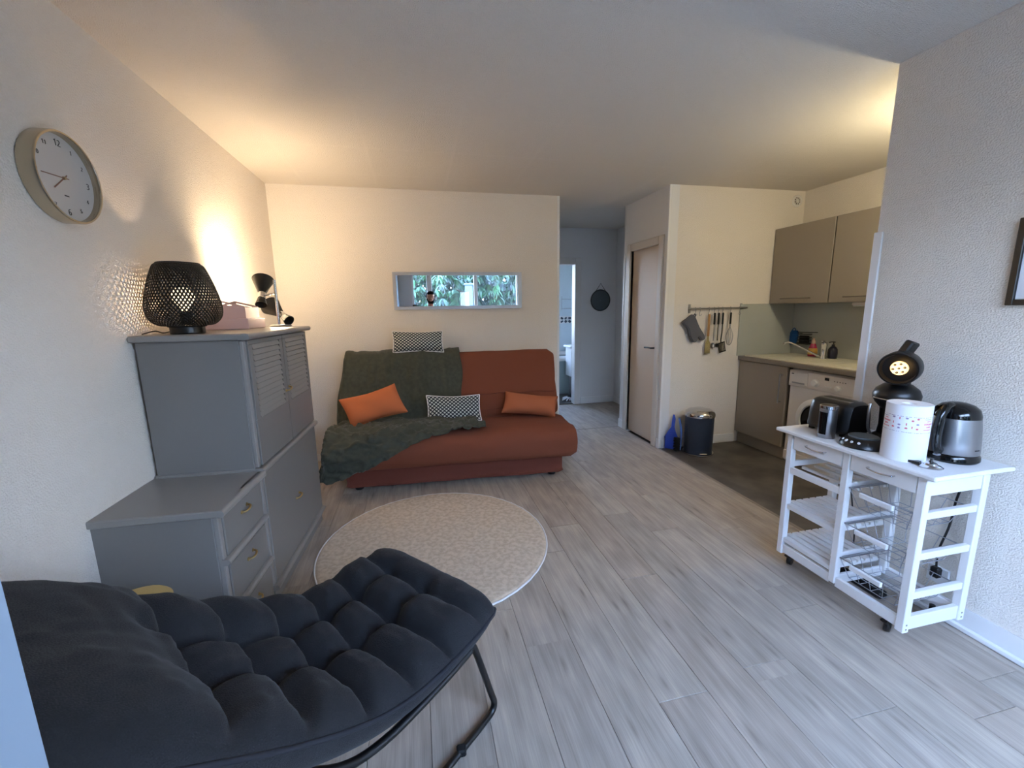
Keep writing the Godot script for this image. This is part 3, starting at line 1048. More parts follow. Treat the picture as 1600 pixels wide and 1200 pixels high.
func left_cabinets():
	var turn := -0.052
	var at := Vector3(-0.742, 0, -2.065)
	var D := 0.425
	var W := 0.872
	# lower wide cabinet
	var lo := thing("cabinet", "grey floor cabinet with one plain door, below the louvred cabinet", "cabinet", at, turn)
	obj("body", mm(Vector3(-D, 0.0, -W), Vector3(-0.022, 0.676, 0), 0.003), M.cab, lo)
	obj("door", mm(Vector3(-0.020, 0.10, -W + 0.004), Vector3(0, 0.668, -0.028), 0.004), M.cab, lo)
	obj("stile", mm(Vector3(-0.022, 0.10, -0.025), Vector3(-0.004, 0.668, 0), 0.003), M.cab_edge, lo)
	nose(lo, "bottom_rail", 0.085, 0.026, -W - 0.004, 0.0, 0.0, 0.006)
	obj("plinth", mm(Vector3(-0.03, 0.0, -W + 0.01), Vector3(-0.008, 0.07, -0.01), 0.002), M.cab, lo)
	obj("top", mm(Vector3(-D - 0.01, 0.676, -W - 0.006), Vector3(0.0, 0.704, 0.004), 0.004), M.cab_edge, lo)
	nose(lo, "top_nosing", 0.690, 0.028, -W - 0.01, 0.004, 0.0, 0.006)
	bow_handle(lo, Vector3(0.0, 0.375, -0.43), Vector3(0, 0.25, -1).normalized(), Vector3.RIGHT)
	# upper cabinet with two louvred doors
	var up := thing("cabinet", "tall grey cabinet with two louvred doors stacked on the floor cabinet", "cabinet", at + Vector3(0, 0.704, 0), turn)
	obj("body", mm(Vector3(-D, 0.0, -W), Vector3(-0.022, 0.597, 0), 0.003), M.cab, up)
	obj("stile", mm(Vector3(-0.022, 0.004, -0.025), Vector3(-0.004, 0.593, 0), 0.003), M.cab_edge, up)
	obj("top", mm(Vector3(-D - 0.012, 0.597, -W - 0.02), Vector3(0.012, 0.625, 0.02), 0.005), M.cab_edge, up)
	nose(up, "top_nosing", 0.611, 0.028, -W - 0.02, 0.02, 0.012, 0.006)
	for q in [[-0.45, -0.028], [-W + 0.004, -0.454]]:
		var d := obj("door", mm(Vector3(-0.020, 0.006, q[0]), Vector3(-0.004, 0.592, q[1]), 0.002), M.cab, up)
		# frame round the louvres, then the slats one by one
		var st := mk()
		mmx(st, Vector3(-0.004, 0.006, q[0]), Vector3(0.003, 0.225, q[1]), 0.002)
		mmx(st, Vector3(-0.004, 0.572, q[0]), Vector3(0.003, 0.592, q[1]), 0.002)
		mmx(st, Vector3(-0.004, 0.225, q[0]), Vector3(0.003, 0.572, q[0] + 0.045), 0.002)
		mmx(st, Vector3(-0.004, 0.225, q[1] - 0.045), Vector3(0.003, 0.572, q[1]), 0.002)
		obj("frame", st, M.cab, d)
		for k in 13:
			var y := 0.225 + 0.347 * (k + 0.5) / 13.0
			var s2 := mk()
			var xf := Transform3D(Basis(Vector3(0, 0, 1), 0.42), Vector3(-0.001, y, (q[0] + q[1]) * 0.5))
			bx(s2, Vector3.ZERO, Vector3(0.006, 0.024, q[1] - q[0] - 0.086), 0.0015, xf)
			obj("slat", s2, M.cab_edge, d)
	bow_handle(up, Vector3(0.003, 0.296, -0.452), Vector3(0, 0.28, -1).normalized(), Vector3.RIGHT)
	# low chest of three drawers in front
	var ch := thing("drawer_chest", "low grey chest of three drawers in front of the tall cabinet", "chest", at, turn)
	var z1 := 0.392
	obj("body", mm(Vector3(-D - 0.005, 0.0, 0.006), Vector3(-0.024, 0.665, z1), 0.003), M.cab, ch)
	obj("stile", mm(Vector3(-0.024, 0.0, z1 - 0.025), Vector3(-0.004, 0.665, z1), 0.003), M.cab_edge, ch)
	obj("stile", mm(Vector3(-0.024, 0.0, 0.006), Vector3(-0.006, 0.665, 0.02), 0.003), M.cab_edge, ch)
	obj("top", mm(Vector3(-D - 0.016, 0.665, 0.005), Vector3(0.006, 0.694, z1 + 0.014), 0.004), M.cab_edge, ch)
	nose(ch, "top_nosing", 0.6795, 0.029, 0.005, z1 + 0.014, 0.006, 0.006)
	for k in 3:
		var y0: float = [0.485, 0.270, 0.055][k]
		var d := obj("drawer", mm(Vector3(-0.022, y0, 0.023), Vector3(0.0, y0 + 0.172, z1 - 0.028), 0.003), M.cab, ch)
		nose(d, "drawer_rail", y0 - 0.010, 0.024, 0.02, z1 + 0.004, 0.0, 0.008)
		bow_handle(d, Vector3(0.0, y0 + 0.118, 0.195), Vector3(0, 0.25, -1).normalized(), Vector3.RIGHT)

# ---------------------------------------------------------------- lamps and boxes on the cabinet
func lamps():
	var top := 1.3295
	var c := Vector3(-1.015, top, -2.21)
	var l := thing("table_lamp", "black woven basket table lamp, lit, on the tall grey cabinet", "lamp", c)
	var st := mk()
	lathe(st, [Vector2(0.001, 0), Vector2(0.064, 0), Vector2(0.067, 0.004), Vector2(0.066, 0.034), Vector2(0.060, 0.038), Vector2(0.03, 0.04), Vector2(0.001, 0.04)], 28)
	obj("base", st, M.black, l)
	st = mk()
	lathe(st, [Vector2(0.022, 0.04), Vector2(0.022, 0.07), Vector2(0.026, 0.085), Vector2(0.02, 0.10), Vector2(0.001, 0.10)], 16)
	obj("socket", st, M.black, l)
	var prof := []
	for p in curve([Vector3(0.070, 0.034, 0), Vector3(0.105, 0.040, 0), Vector3(0.133, 0.068, 0), Vector3(0.142, 0.108, 0), Vector3(0.136, 0.16, 0), Vector3(0.120, 0.22, 0), Vector3(0.103, 0.27, 0), Vector3(0.091, 0.298, 0), Vector3(0.078, 0.308, 0)], 3): prof.append(Vector2(p.x, p.y))
	st = mk()
	var n := 60
	for dirn in [1.0, -1.0]:
		for k in n:
			var rows := []
			for i in prof.size():
				var a: float = TAU * k / n + dirn * 2.0 * i / (prof.size() - 1)
				var w: float = 0.0039 / prof[i].x
				var r: float = prof[i].x + dirn * 0.0012
				var y: float = prof[i].y
				rows.append([Vector3(cos(a - w) * r, y, sin(a - w) * r), Vector3(cos(a) * (r + 0.0012), y, sin(a) * (r + 0.0012)), Vector3(cos(a + w) * r, y, sin(a + w) * r), Vector3(cos(a) * (r - 0.001), y, sin(a) * (r - 0.001)), Vector3(cos(a - w) * r, y, sin(a - w) * r)])
			grid(st, rows)
	for e in [[0.078, 0.308, 0.004], [0.088, 0.299, 0.004], [0.070, 0.034, 0.004]]:
		var ring := []
		for k in 40: ring.append(Vector3(cos(TAU * k / 40) * e[0], e[1], sin(TAU * k / 40) * e[0]))
		tube(st, ring, e[2], 6, true)
	var sh := obj("woven_shade", st, M.matte_black, l)
	sh.set_meta("kind", "stuff")
	st = mk()
	lathe(st, [Vector2(0.001, 0.096), Vector2(0.014, 0.098), Vector2(0.017, 0.118), Vector2(0.032, 0.138), Vector2(0.043, 0.158), Vector2(0.045, 0.172), Vector2(0.038, 0.19), Vector2(0.022, 0.202), Vector2(0.001, 0.206)], 20)
	obj("bulb", st, glow(Color(1.0, 0.90, 0.74), 1.6), l)
	var o := OmniLight3D.new()
	o.name = "bulb_light"
	o.light_color = Color(1.0, 0.85, 0.70)
	o.light_energy = 0.10
	o.light_size = 0.002
	o.omni_range = 10.0
	o.omni_attenuation = 2.0
	o.shadow_enabled = true
	o.position = Vector3(0, 0.165, 0)
	l.add_child(o)
	st = mk()
	tube(st, curve([Vector3(-0.06, 0.012, 0.01), Vector3(-0.09, 0.006, 0.02), Vector3(-0.13, 0.014, 0.0), Vector3(-0.150, 0.004, 0.06)], 5), 0.0028, 6)
	obj("cord", st, M.black, l)
	# two pink boxes
	var b1 := thing("storage_box", "flat pale pink box lying on the tall cabinet beside the woven lamp", "box", Vector3(-1.0, top, -2.68), -0.06)
	obj("box_body", mm(Vector3(-0.15, 0, -0.17), Vector3(0.10, 0.058, 0.06), 0.003), M.pink, b1)
	var b2 := thing("tray_box", "pale pink open tray with raised handle ends stacked on the flat pink box", "tray", Vector3(-1.01, top + 0.0585, -2.71), -0.06)
	b2.scale = Vector3(1.15, 1.25, 1.25)
	obj("tray_floor", mm(Vector3(-0.125, 0, -0.08), Vector3(0.085, 0.006, 0.06)), M.pink, b2)
	var peak := [Vector2(-0.125, 0.006), Vector2(0.085, 0.006), Vector2(0.085, 0.052), Vector2(0.055, 0.056), Vector2(-0.02, 0.078), Vector2(-0.095, 0.056), Vector2(-0.125, 0.050)]
	for z in [-0.08, 0.054]:
		st = mk()
		# end board with two slots for the fingers below its peak
		prism(st, [Vector2(-0.125, 0.006), Vector2(0.085, 0.006), Vector2(0.085, 0.048), Vector2(0.058, 0.048), Vector2(-0.015, 0.063), Vector2(-0.025, 0.063), Vector2(-0.098, 0.048), Vector2(-0.125, 0.046)], z, z + 0.006)
		prism(st, [Vector2(-0.025, 0.063), Vector2(-0.015, 0.063), Vector2(-0.015, 0.072), Vector2(-0.025, 0.072)], z, z + 0.006)
		prism(st, [Vector2(-0.125, 0.046), Vector2(-0.098, 0.048), Vector2(-0.098, 0.053), Vector2(-0.02, 0.071), Vector2(0.058, 0.053), Vector2(0.058, 0.048), Vector2(0.085, 0.048), Vector2(0.085, 0.052), Vector2(0.06, 0.060), Vector2(-0.02, 0.080), Vector2(-0.10, 0.060), Vector2(-0.125, 0.050)], z, z + 0.006)
		obj("end_board", st, M.pink, b2)
	for x in [-0.125, 0.080]: obj("side_board", mm(Vector3(x, 0.006, -0.074), Vector3(x + 0.005, 0.048, 0.054)), M.pink, b2)
	# lamp with two hourglass heads
	var p := thing("desk_lamp", "chrome pole lamp with two black hourglass heads, lit, in the corner", "lamp", Vector3(-0.835, top, -2.915))
	st = mk()
	lathe(st, [Vector2(0.001, 0), Vector2(0.062, 0), Vector2(0.064, 0.004), Vector2(0.055, 0.012), Vector2(0.001, 0.014)], 24, Transform3D(Basis.IDENTITY, Vector3(0, 0, -0.03)))
	obj("base", st, M.cab, p)
	st = mk()
	cyl(st, Vector3(0, 0.01, 0), Vector3(0, 0.285, 0), 0.0085, 12)
	obj("pole", st, M.chrome, p)
	spot_head(p, Vector3(-0.085, 0.192, -0.02), Vector3(-0.05, 0.80, -0.60), 0.205, 0.72, 0.078)
	spot_head(p, Vector3(0.010, 0.070, -0.05), Vector3(-0.66, 0.48, -0.56), 0.058, 1.1, 0.055)

func spot_head(p: Node3D, c: Vector3, dir: Vector3, arm_y: float, power: float, seat: float):
	var xf := along(dir, c) * Transform3D(Basis.from_scale(Vector3.ONE * 1.15), Vector3.ZERO)
	var st := mk()
	lathe(st, [Vector2(0.018, 0.014), Vector2(0.026, 0.035), Vector2(0.040, 0.075), Vector2(0.053, 0.108), Vector2(0.054, 0.110), Vector2(0.0515, 0.109), Vector2(0.038, 0.074), Vector2(0.024, 0.035), Vector2(0.015, 0.014)], 26, xf)
	lathe(st, [Vector2(0.015, 0.012), Vector2(0.001, 0.012)], 20, xf)
	var sh := obj("lamp_shade", st, M.matte_black, p)
	st = mk()
	lathe(st, [Vector2(0.0185, 0.016), Vector2(0.019, 0.0), Vector2(0.0185, -0.018)], 22, xf)
	obj("collar", st, M.chrome, sh)
	st = mk()
	lathe(st, [Vector2(0.029, -0.062), Vector2(0.018, -0.018), Vector2(0.016, -0.018), Vector2(0.027, -0.061), Vector2(0.029, -0.062)], 22, xf)
	lathe(st, [Vector2(0.001, -0.024), Vector2(0.017, -0.024)], 16, xf)
	obj("rear_cup", st, M.matte_black, sh)
	st = mk()
	cyl(st, Vector3(0, arm_y, 0), c + (Vector3(0, arm_y, 0) - c).normalized() * 0.017, 0.0055, 8)
	obj("arm", st, M.chrome, sh)
	st = mk()
	lathe(st, [Vector2(0.001, 0.016), Vector2(0.010, 0.018), Vector2(0.014, seat - 0.006), Vector2(0.0165, seat + 0.004), Vector2(0.013, seat + 0.014), Vector2(0.001, seat + 0.018)], 14, xf)
	obj("bulb", st, glow(Color(1.0, 0.88, 0.66), 6.0), sh)
	var o := OmniLight3D.new()
	o.name = "bulb_light"
	o.light_color = Color(1.0, 0.89, 0.73)
	o.light_energy = power
	o.light_size = 0.045
	o.omni_range = 10.0
	o.omni_attenuation = 2.0
	o.shadow_enabled = true
	o.position = xf * Vector3(0, seat, 0)
	p.add_child(o)

# ---------------------------------------------------------------- lounge chair
func hermite(xs: Array, ys: Array, x: float) -> float:
	var n := xs.size()
	var i := 0
	while i < n - 2 and x > xs[i + 1]: i += 1
	var t: float = clampf((x - xs[i]) / (xs[i + 1] - xs[i]), 0, 1)
	var p0: float = ys[maxi(i - 1, 0)]
	var p3: float = ys[mini(i + 2, n - 1)]
	return cubic_interpolate(ys[i], ys[i + 1], p0, p3, t)

func lounge_chair():
	var el := Vector3(-0.7507, 0, 0.6606)
	var ew := Vector3(0.6606, 0, 0.7507)
	var org := Vector3(0.0, 0.0, -1.365)
	var base := org + el * 0.42
	var ch := thing("lounge_chair", "charcoal tufted lounge chair on a black tube frame, back to camera", "chair", base)
	var ls := [-0.03, 0.0, 0.10, 0.24, 0.36, 0.48, 0.62, 0.74, 0.86, 0.96, 1.04]
	var side := [0.465, 0.475, 0.477, 0.470, 0.482, 0.528, 0.612, 0.702, 0.785, 0.82, 0.82]
	var mid := [0.455, 0.462, 0.44, 0.41, 0.405, 0.425, 0.495, 0.595, 0.72, 0.80, 0.82]
	var hw := [0.265, 0.285, 0.30, 0.30, 0.30, 0.30, 0.30, 0.30, 0.29, 0.26, 0.20]
	var brow := [0.07, 0.20, 0.33, 0.46, 0.59, 0.715]
	var bcol := [-0.125, 0.05]
	var nl := 120
	var nw := 64
	var ns := FastNoiseLite.new()
	ns.frequency = 1.0
	ns.seed = 5
	var mids := func(l: float, w: float) -> Vector3:
		var t := w / hermite(ls, hw, l)
		var k := 1.0 - t * t
		var lift := 0.045 * smoothstep(0.28, 0.52, l) * smoothstep(0.1, -1.0, t)
		return Vector3(0, lerpf(hermite(ls, side, l), hermite(ls, mid, l), k * (1.0 - 0.25 * k)) + lift, 0) + org - base + el * l + ew * w
	var top := []
	var bot := []
	for i in nl + 1:
		var l := lerpf(-0.03, 1.04, float(i) / nl)
		var rt := []
		var rb := []
		var half := hermite(ls, hw, l)
		for j in nw + 1:
			var t := sin((float(j) / nw - 0.5) * PI)
			var w := t * half
			var p: Vector3 = mids.call(l, w)
			var pl: Vector3 = mids.call(l + 0.01, w) - mids.call(l - 0.01, w)
			var pw: Vector3 = mids.call(l, w + 0.01) - mids.call(l, w - 0.01)
			var nrm := pw.cross(pl).normalized()
			if nrm.y < 0: nrm = -nrm
			var edge := pow(maxf(0.0, 1.0 - absf(t) ** 5.0), 0.5)
			var ends := pow(clampf(minf(l + 0.03, 1.04 - l) / 0.07, 0, 1), 0.5)
			var tuftzone := 1.0 - smoothstep(0.71, 0.83, l + 0.12 * w)
			# pillows between the buttons
			var fa := absf(sin(PI * (l - 0.07) / 0.13))
			if l < 0.07: fa = sin(clampf((0.07 - l) / 0.11, 0, 1) * PI * 0.5)
			var fb := 1.0
			if w > -0.125 and w < 0.05: fb = sin(PI * (w + 0.125) / 0.175)
			else: fb = sin(PI * 0.5 * clampf((w - 0.05 if w > 0 else -0.125 - w) / 0.10, 0, 1))
			fb = lerpf(fb, 1.0, clampf((0.06 - l) / 0.05, 0, 1))
			var puff := pow(clampf(fa * 1.1, 0, 1), 0.45) * pow(clampf(fb * 1.1 + 0.10, 0, 1), 0.40)
			var th := lerpf(0.095, 0.022 + 0.078 * puff, tuftzone)
			for br in brow:
				for bc in bcol:
					var d2: float = ((l - br) ** 2 + (w - bc) ** 2) / (0.020 * 0.020)
					if d2 < 9.0: th -= 0.020 * exp(-d2)
			th += ns.get_noise_2d(l * 7.0, w * 7.0) * 0.010 + ns.get_noise_2d(l * 26.0 + 9.0, w * 9.0) * 0.004
			# gathers near the seam
			th += 0.006 * sin(l * 95.0 + ns.get_noise_2d(l * 10.0, 0.0) * 3.0) * smoothstep(0.72, 0.95, absf(t)) * tuftzone
			var hr := smoothstep(0.74, 0.84, l) * (1.0 - smoothstep(0.98, 1.04, l)) * (1.0 - t * t)
			rt.append(p + nrm * (th + 0.02 * hr) * edge * ends)
			rb.append(p - nrm * 0.062 * edge * ends)
		top.append(rt)
		bot.append(rb)
	var st := mk()
	grid(st, top, true)
	grid(st, bot, false)
	var pad := obj("cushion_pad", st, M.suede, ch)
	# piped seam round the pad
	st = mk()
	var seam := []
	for i in range(0, nl + 1, 2): seam.append(top[i][nw])
	for j in range(nw, -1, -4): seam.append(top[nl][j])
	for i in range(nl, -1, -2): seam.append(top[i][0])
	for j in range(0, nw + 1, 4): seam.append(top[0][j])
	var clean := []
	for q in seam:
		if clean.is_empty() or q.distance_to(clean[clean.size() - 1]) > 0.004: clean.append(q)
	tube(st, clean, 0.0055, 6, true)
	obj("piping", st, M.seam, pad)
	for br in brow:
		for bc in bcol:
			var i := int(round((br + 0.03) / 1.07 * nl))
			var j := int(round((asin(bc / hermite(ls, hw, br)) / PI + 0.5) * nw))
			var s2 := mk()
			var q: Vector3 = top[i][j]
			lathe(s2, [Vector2(0.0085, -0.004), Vector2(0.0095, 0.001), Vector2(0.007, 0.005), Vector2(0.001, 0.006)], 10, Transform3D(Basis.IDENTITY, q + Vector3(0, 0.001, 0)))
			obj("button", s2, M.seam, pad)
	# tube frame: a closed loop on each side, joined by cross bars
	for sgn in [1.0, -1.0]:
		var F := func(l: float, y: float) -> Vector3: return org - base + el * l + ew * (0.215 * sgn) + Vector3(0, y, 0)
		var loop := curve([F.call(0.055, 0.335), F.call(0.04, 0.345), F.call(0.02, 0.33), F.call(-0.055, 0.10), F.call(-0.072, 0.045), F.call(-0.06, 0.018), F.call(-0.01, 0.0125), F.call(0.12, 0.0125), F.call(0.40, 0.0125), F.call(0.74, 0.0125), F.call(0.79, 0.02), F.call(0.81, 0.06), F.call(0.80, 0.20), F.call(0.78, 0.40), F.call(0.74, 0.555), F.call(0.70, 0.565), F.call(0.63, 0.50), F.call(0.50, 0.372), F.call(0.38, 0.325), F.call(0.20, 0.322)], 5, true)
		st = mk()
		tube(st, loop, 0.0115, 10, true)
		obj("side_frame", st, M.black, ch)
		for l in [0.10, 0.62]:
			obj("foot_clip", box(F.call(l, 0.013), Vector3(0.03, 0.026, 0.03), 0.005), M.rubber, ch)
	for q in [[0.10, 0.325], [0.70, 0.56], [0.79, 0.10]]:
		st = mk()
		cyl(st, org - base + el * q[0] + ew * 0.215 + Vector3(0, q[1], 0), org - base + el * q[0] - ew * 0.215 + Vector3(0, q[1], 0), 0.010, 8)
		obj("cross_bar", st, M.black, ch)
	# small round stool behind it
	var s := thing("stool", "round pale wooden stool between the lounge chair and the drawer chest", "stool", Vector3(-0.945, 0, -1.455))
	st = mk()
	lathe(st, [Vector2(0.001, 0.46), Vector2(0.095, 0.46), Vector2(0.105, 0.468), Vector2(0.105, 0.488), Vector2(0.097, 0.496), Vector2(0.001, 0.498)], 30)
	obj("seat", st, M.wood_pale, s)
	for k in 3:
		var a := TAU * k / 3.0 + 0.5
		st = mk()
		cyl(st, Vector3(cos(a) * 0.075, 0.465, sin(a) * 0.075), Vector3(cos(a) * 0.115, 0, sin(a) * 0.115), 0.014, 8)
		obj("leg", st, M.wood_pale, s)

func rug():
	var r := 0.68
	var g := thing("rug", "round beige short pile rug with white bound edge in front of sofa", "rug", Vector3(0.047, 0, -2.43))
	var st := mk()
	var prof := [Vector2(r, 0.001), Vector2(r + 0.001, 0.006), Vector2(r - 0.006, 0.012)]
	for k in 12: prof.append(Vector2(maxf((r - 0.02) * (1.0 - k / 11.0), 0.0008), 0.0135))
	lathe(st, prof, 96)
	obj("pile", st, M.rug, g)
	var ring := []
	for k in 160:
		var a := TAU * k / 160.0
		ring.append(Vector3(cos(a) * (r + 0.003), 0.0065 + 0.0012 * sin(k * 1.7), sin(a) * (r + 0.003)))
	st = mk()
	tube(st, ring, 0.0055, 6, true)
	obj("bound_edge", st, M.rug_edge, g)

# ---------------------------------------------------------------- things on the walls
func wall_things():
	# clock, its face towards +x; local x = out of the wall, local z = -world z is the way to three o'clock
	var c := thing("wall_clock", "round wall clock with pale gold rim on the left wall", "clock", Vector3(XL, 1.885, -1.852))
	var ax := along(Vector3.RIGHT, Vector3.ZERO)
	var st := mk()
	lathe(st, [Vector2(0.130, 0.001), Vector2(0.146, 0.001), Vector2(0.1485, 0.004), Vector2(0.1485, 0.046), Vector2(0.146, 0.050), Vector2(0.141, 0.050), Vector2(0.139, 0.047), Vector2(0.139, 0.026), Vector2(0.130, 0.024)], 72, ax)
	obj("rim", st, M.gold, c)
	st = mk()
	lathe(st, [Vector2(0.139, 0.024), Vector2(0.139, 0.026), Vector2(0.001, 0.026)], 64, ax)
	obj("dial", st, M.clock_face, c)
	var font := SystemFont.new()
	font.font_names = PackedStringArray(["Droid Sans"])
	for k in 12:
		var hr := 12 if k == 0 else k
		var a := TAU * k / 12.0
		var tm := TextMesh.new()
		tm.text = str(hr)
		tm.font = font
		tm.font_size = 32
		tm.pixel_size = 0.00085 if hr % 3 == 0 else 0.00055
		tm.depth = 0.001
		var n := place("numeral", tm, M.ink, c)
		n.transform = Transform3D(Basis(Vector3(0, 0, -1), Vector3(0, 1, 0), Vector3(1, 0, 0)), Vector3(0.0268, cos(a) * 0.112, -sin(a) * 0.112))
	var hands := [[TAU * 0.742, 0.098, 0.0016, 0.030], [TAU * 0.640, 0.066, 0.0022, 0.0285]]
	for k in 2:
		st = mk()
		var q: Array = hands[k]
		var d := Vector3(0, cos(q[0]), -sin(q[0]))
		var s := Vector3(0, -d.z, d.y)
		var o := Vector3(q[3], 0, 0)
		var b := Basis(Vector3.RIGHT, d, s)
		bx(st, Vector3(0, (q[1] - 0.02) * 0.5, 0), Vector3(0.001, q[1] + 0.02, q[2] * 2.0), 0.0003, Transform3D(b, o))
		obj("minute_hand" if k == 0 else "hour_hand", st, mat(Color(0.50, 0.38, 0.34), 0.35, 0.6), c)
	st = mk()
	lathe(st, [Vector2(0.001, 0.033), Vector2(0.005, 0.033), Vector2(0.006, 0.026)], 12, ax)
	obj("hub", st, M.gold, c)
	st = mk()
	bx(st, Vector3(0.0268, -0.058, 0.0), Vector3(0.0008, 0.004, 0.020))
	obj("maker_mark", st, M.ink, c)
	# long mirror above the sofa, leaning out a little at the top
	var m := thing("wall_mirror", "long narrow silver framed mirror on the back wall above the sofa", "mirror", Vector3(0.431, 1.422, ZB + 0.006))
	m.rotation.x = 0.001
	var hw := 0.618
	var hh := 0.347
	var fw := 0.030
	for q in [[-hw, -hw + fw, 0.0, hh], [hw - fw, hw, 0.0, hh]]:
		st = mk()
		prism(st, [Vector2(q[0], 0), Vector2(q[1], fw if q[0] < 0 else fw), Vector2(q[1], hh - fw), Vector2(q[0], hh)] if q[0] < 0 else [Vector2(q[0], fw), Vector2(q[1], 0), Vector2(q[1], hh), Vector2(q[0], hh - fw)], 0.0, 0.022)
		obj("frame_side", st, M.silver, m)
	st = mk()
	prism(st, [Vector2(-hw, 0), Vector2(hw, 0), Vector2(hw - fw, fw), Vector2(-hw + fw, fw)], 0.0, 0.022)
	obj("frame_rail", st, M.silver, m)
	st = mk()
	prism(st, [Vector2(-hw, hh), Vector2(hw, hh), Vector2(hw - fw, hh - fw), Vector2(-hw + fw, hh - fw)], 0.0, 0.022)
	obj("frame_rail", st, M.silver, m)
	obj("mirror_glass", mm(Vector3(-hw + fw, fw, 0.004), Vector3(hw - fw, hh - fw, 0.010)), M.mirror, m)
	# black frame on the right wall
	var f := thing("picture_frame", "thin black picture frame with white mat on the right wall", "picture frame", Vector3(XR, 1.395, -0.965))
	var w2 := 0.225
	for z in [-w2, w2 - 0.022]: obj("frame_side", mm(Vector3(-0.022, 0, z), Vector3(-0.001, 0.322, z + 0.022), 0.002), M.frame_black, f)
	for y in [0.0, 0.30]: obj("frame_rail", mm(Vector3(-0.022, y, -w2 + 0.022), Vector3(-0.001, y + 0.022, w2 - 0.022), 0.002), M.frame_black, f)
	obj("mat_board", mm(Vector3(-0.010, 0.022, -w2 + 0.022), Vector3(-0.002, 0.30, w2 - 0.022)), M.paper, f)
	# extractor vent
	var v := thing("wall_vent", "small round white air vent high on the kitchen wall", "vent", Vector3(3.712, 2.405, ZK))
	var vx := along(Vector3(0, 0, 1), Vector3.ZERO)
	st = mk()
	lathe(st, [Vector2(0.036, 0.012), Vector2(0.046, 0.016), Vector2(0.055, 0.012), Vector2(0.057, 0.001)], 32, vx)
	obj("rim", st, M.trim, v)
	st = mk()
	lathe(st, [Vector2(0.001, 0.004), Vector2(0.037, 0.004)], 24, vx)
	obj("backing", st, M.taupe_edge, v)
	for k in 8:
		st = mk()
		var a := TAU * k / 8.0
		bx(st, Vector3(0.024, 0, 0.010), Vector3(0.026, 0.008, 0.006), 0.001, Transform3D(Basis(Vector3(0, 0, 1), a), Vector3.ZERO))
		obj("slat", st, M.trim, v)
	st = mk()
	lathe(st, [Vector2(0.013, 0.008), Vector2(0.012, 0.015), Vector2(0.001, 0.017)], 16, vx)
	obj("hub", st, M.trim, v)

func hall_things():
	var h := thing("round_mirror", "small round mirror hanging by a cord at the hall end", "mirror", Vector3(2.622, 1.512, ZHALL))
	var zx := along(Vector3(0, 0, 1), Vector3.ZERO)
	var st := mk()
	lathe(st, [Vector2(0.140, 0.004), Vector2(0.152, 0.004), Vector2(0.154, 0.010), Vector2(0.150, 0.016), Vector2(0.142, 0.014)], 48, zx)
	obj("rim", st, M.frame_black, h)
	st = mk()
	lathe(st, [Vector2(0.143, 0.012), Vector2(0.001, 0.012)], 48, zx)
	obj("mirror_glass", st, M.dark_mirror, h)
	st = mk()
	tube(st, [Vector3(-0.075, 0.13, 0.012), Vector3(0, 0.235, 0.010), Vector3(0.075, 0.13, 0.012)], 0.004, 6)
	obj("cord", st, M.rope, h)
	st = mk()
	cyl(st, Vector3(0, 0.236, 0.0), Vector3(0, 0.236, 0.018), 0.006, 8)
	obj("hook", st, M.steel, h)

# ---------------------------------------------------------------- kitchen
func bar_handle(parent: Node3D, a: Vector3, b: Vector3, out: Vector3, m: Material):
	var st := mk()
	var d := (b - a).normalized()
	cyl(st, a + out * 0.03 - d * 0.012, b + out * 0.03 + d * 0.012, 0.0055, 10)
	cyl(st, a, a + out * 0.03, 0.0045, 8)
	cyl(st, b, b + out * 0.03, 0.0045, 8)
	obj("handle", st, m, parent)

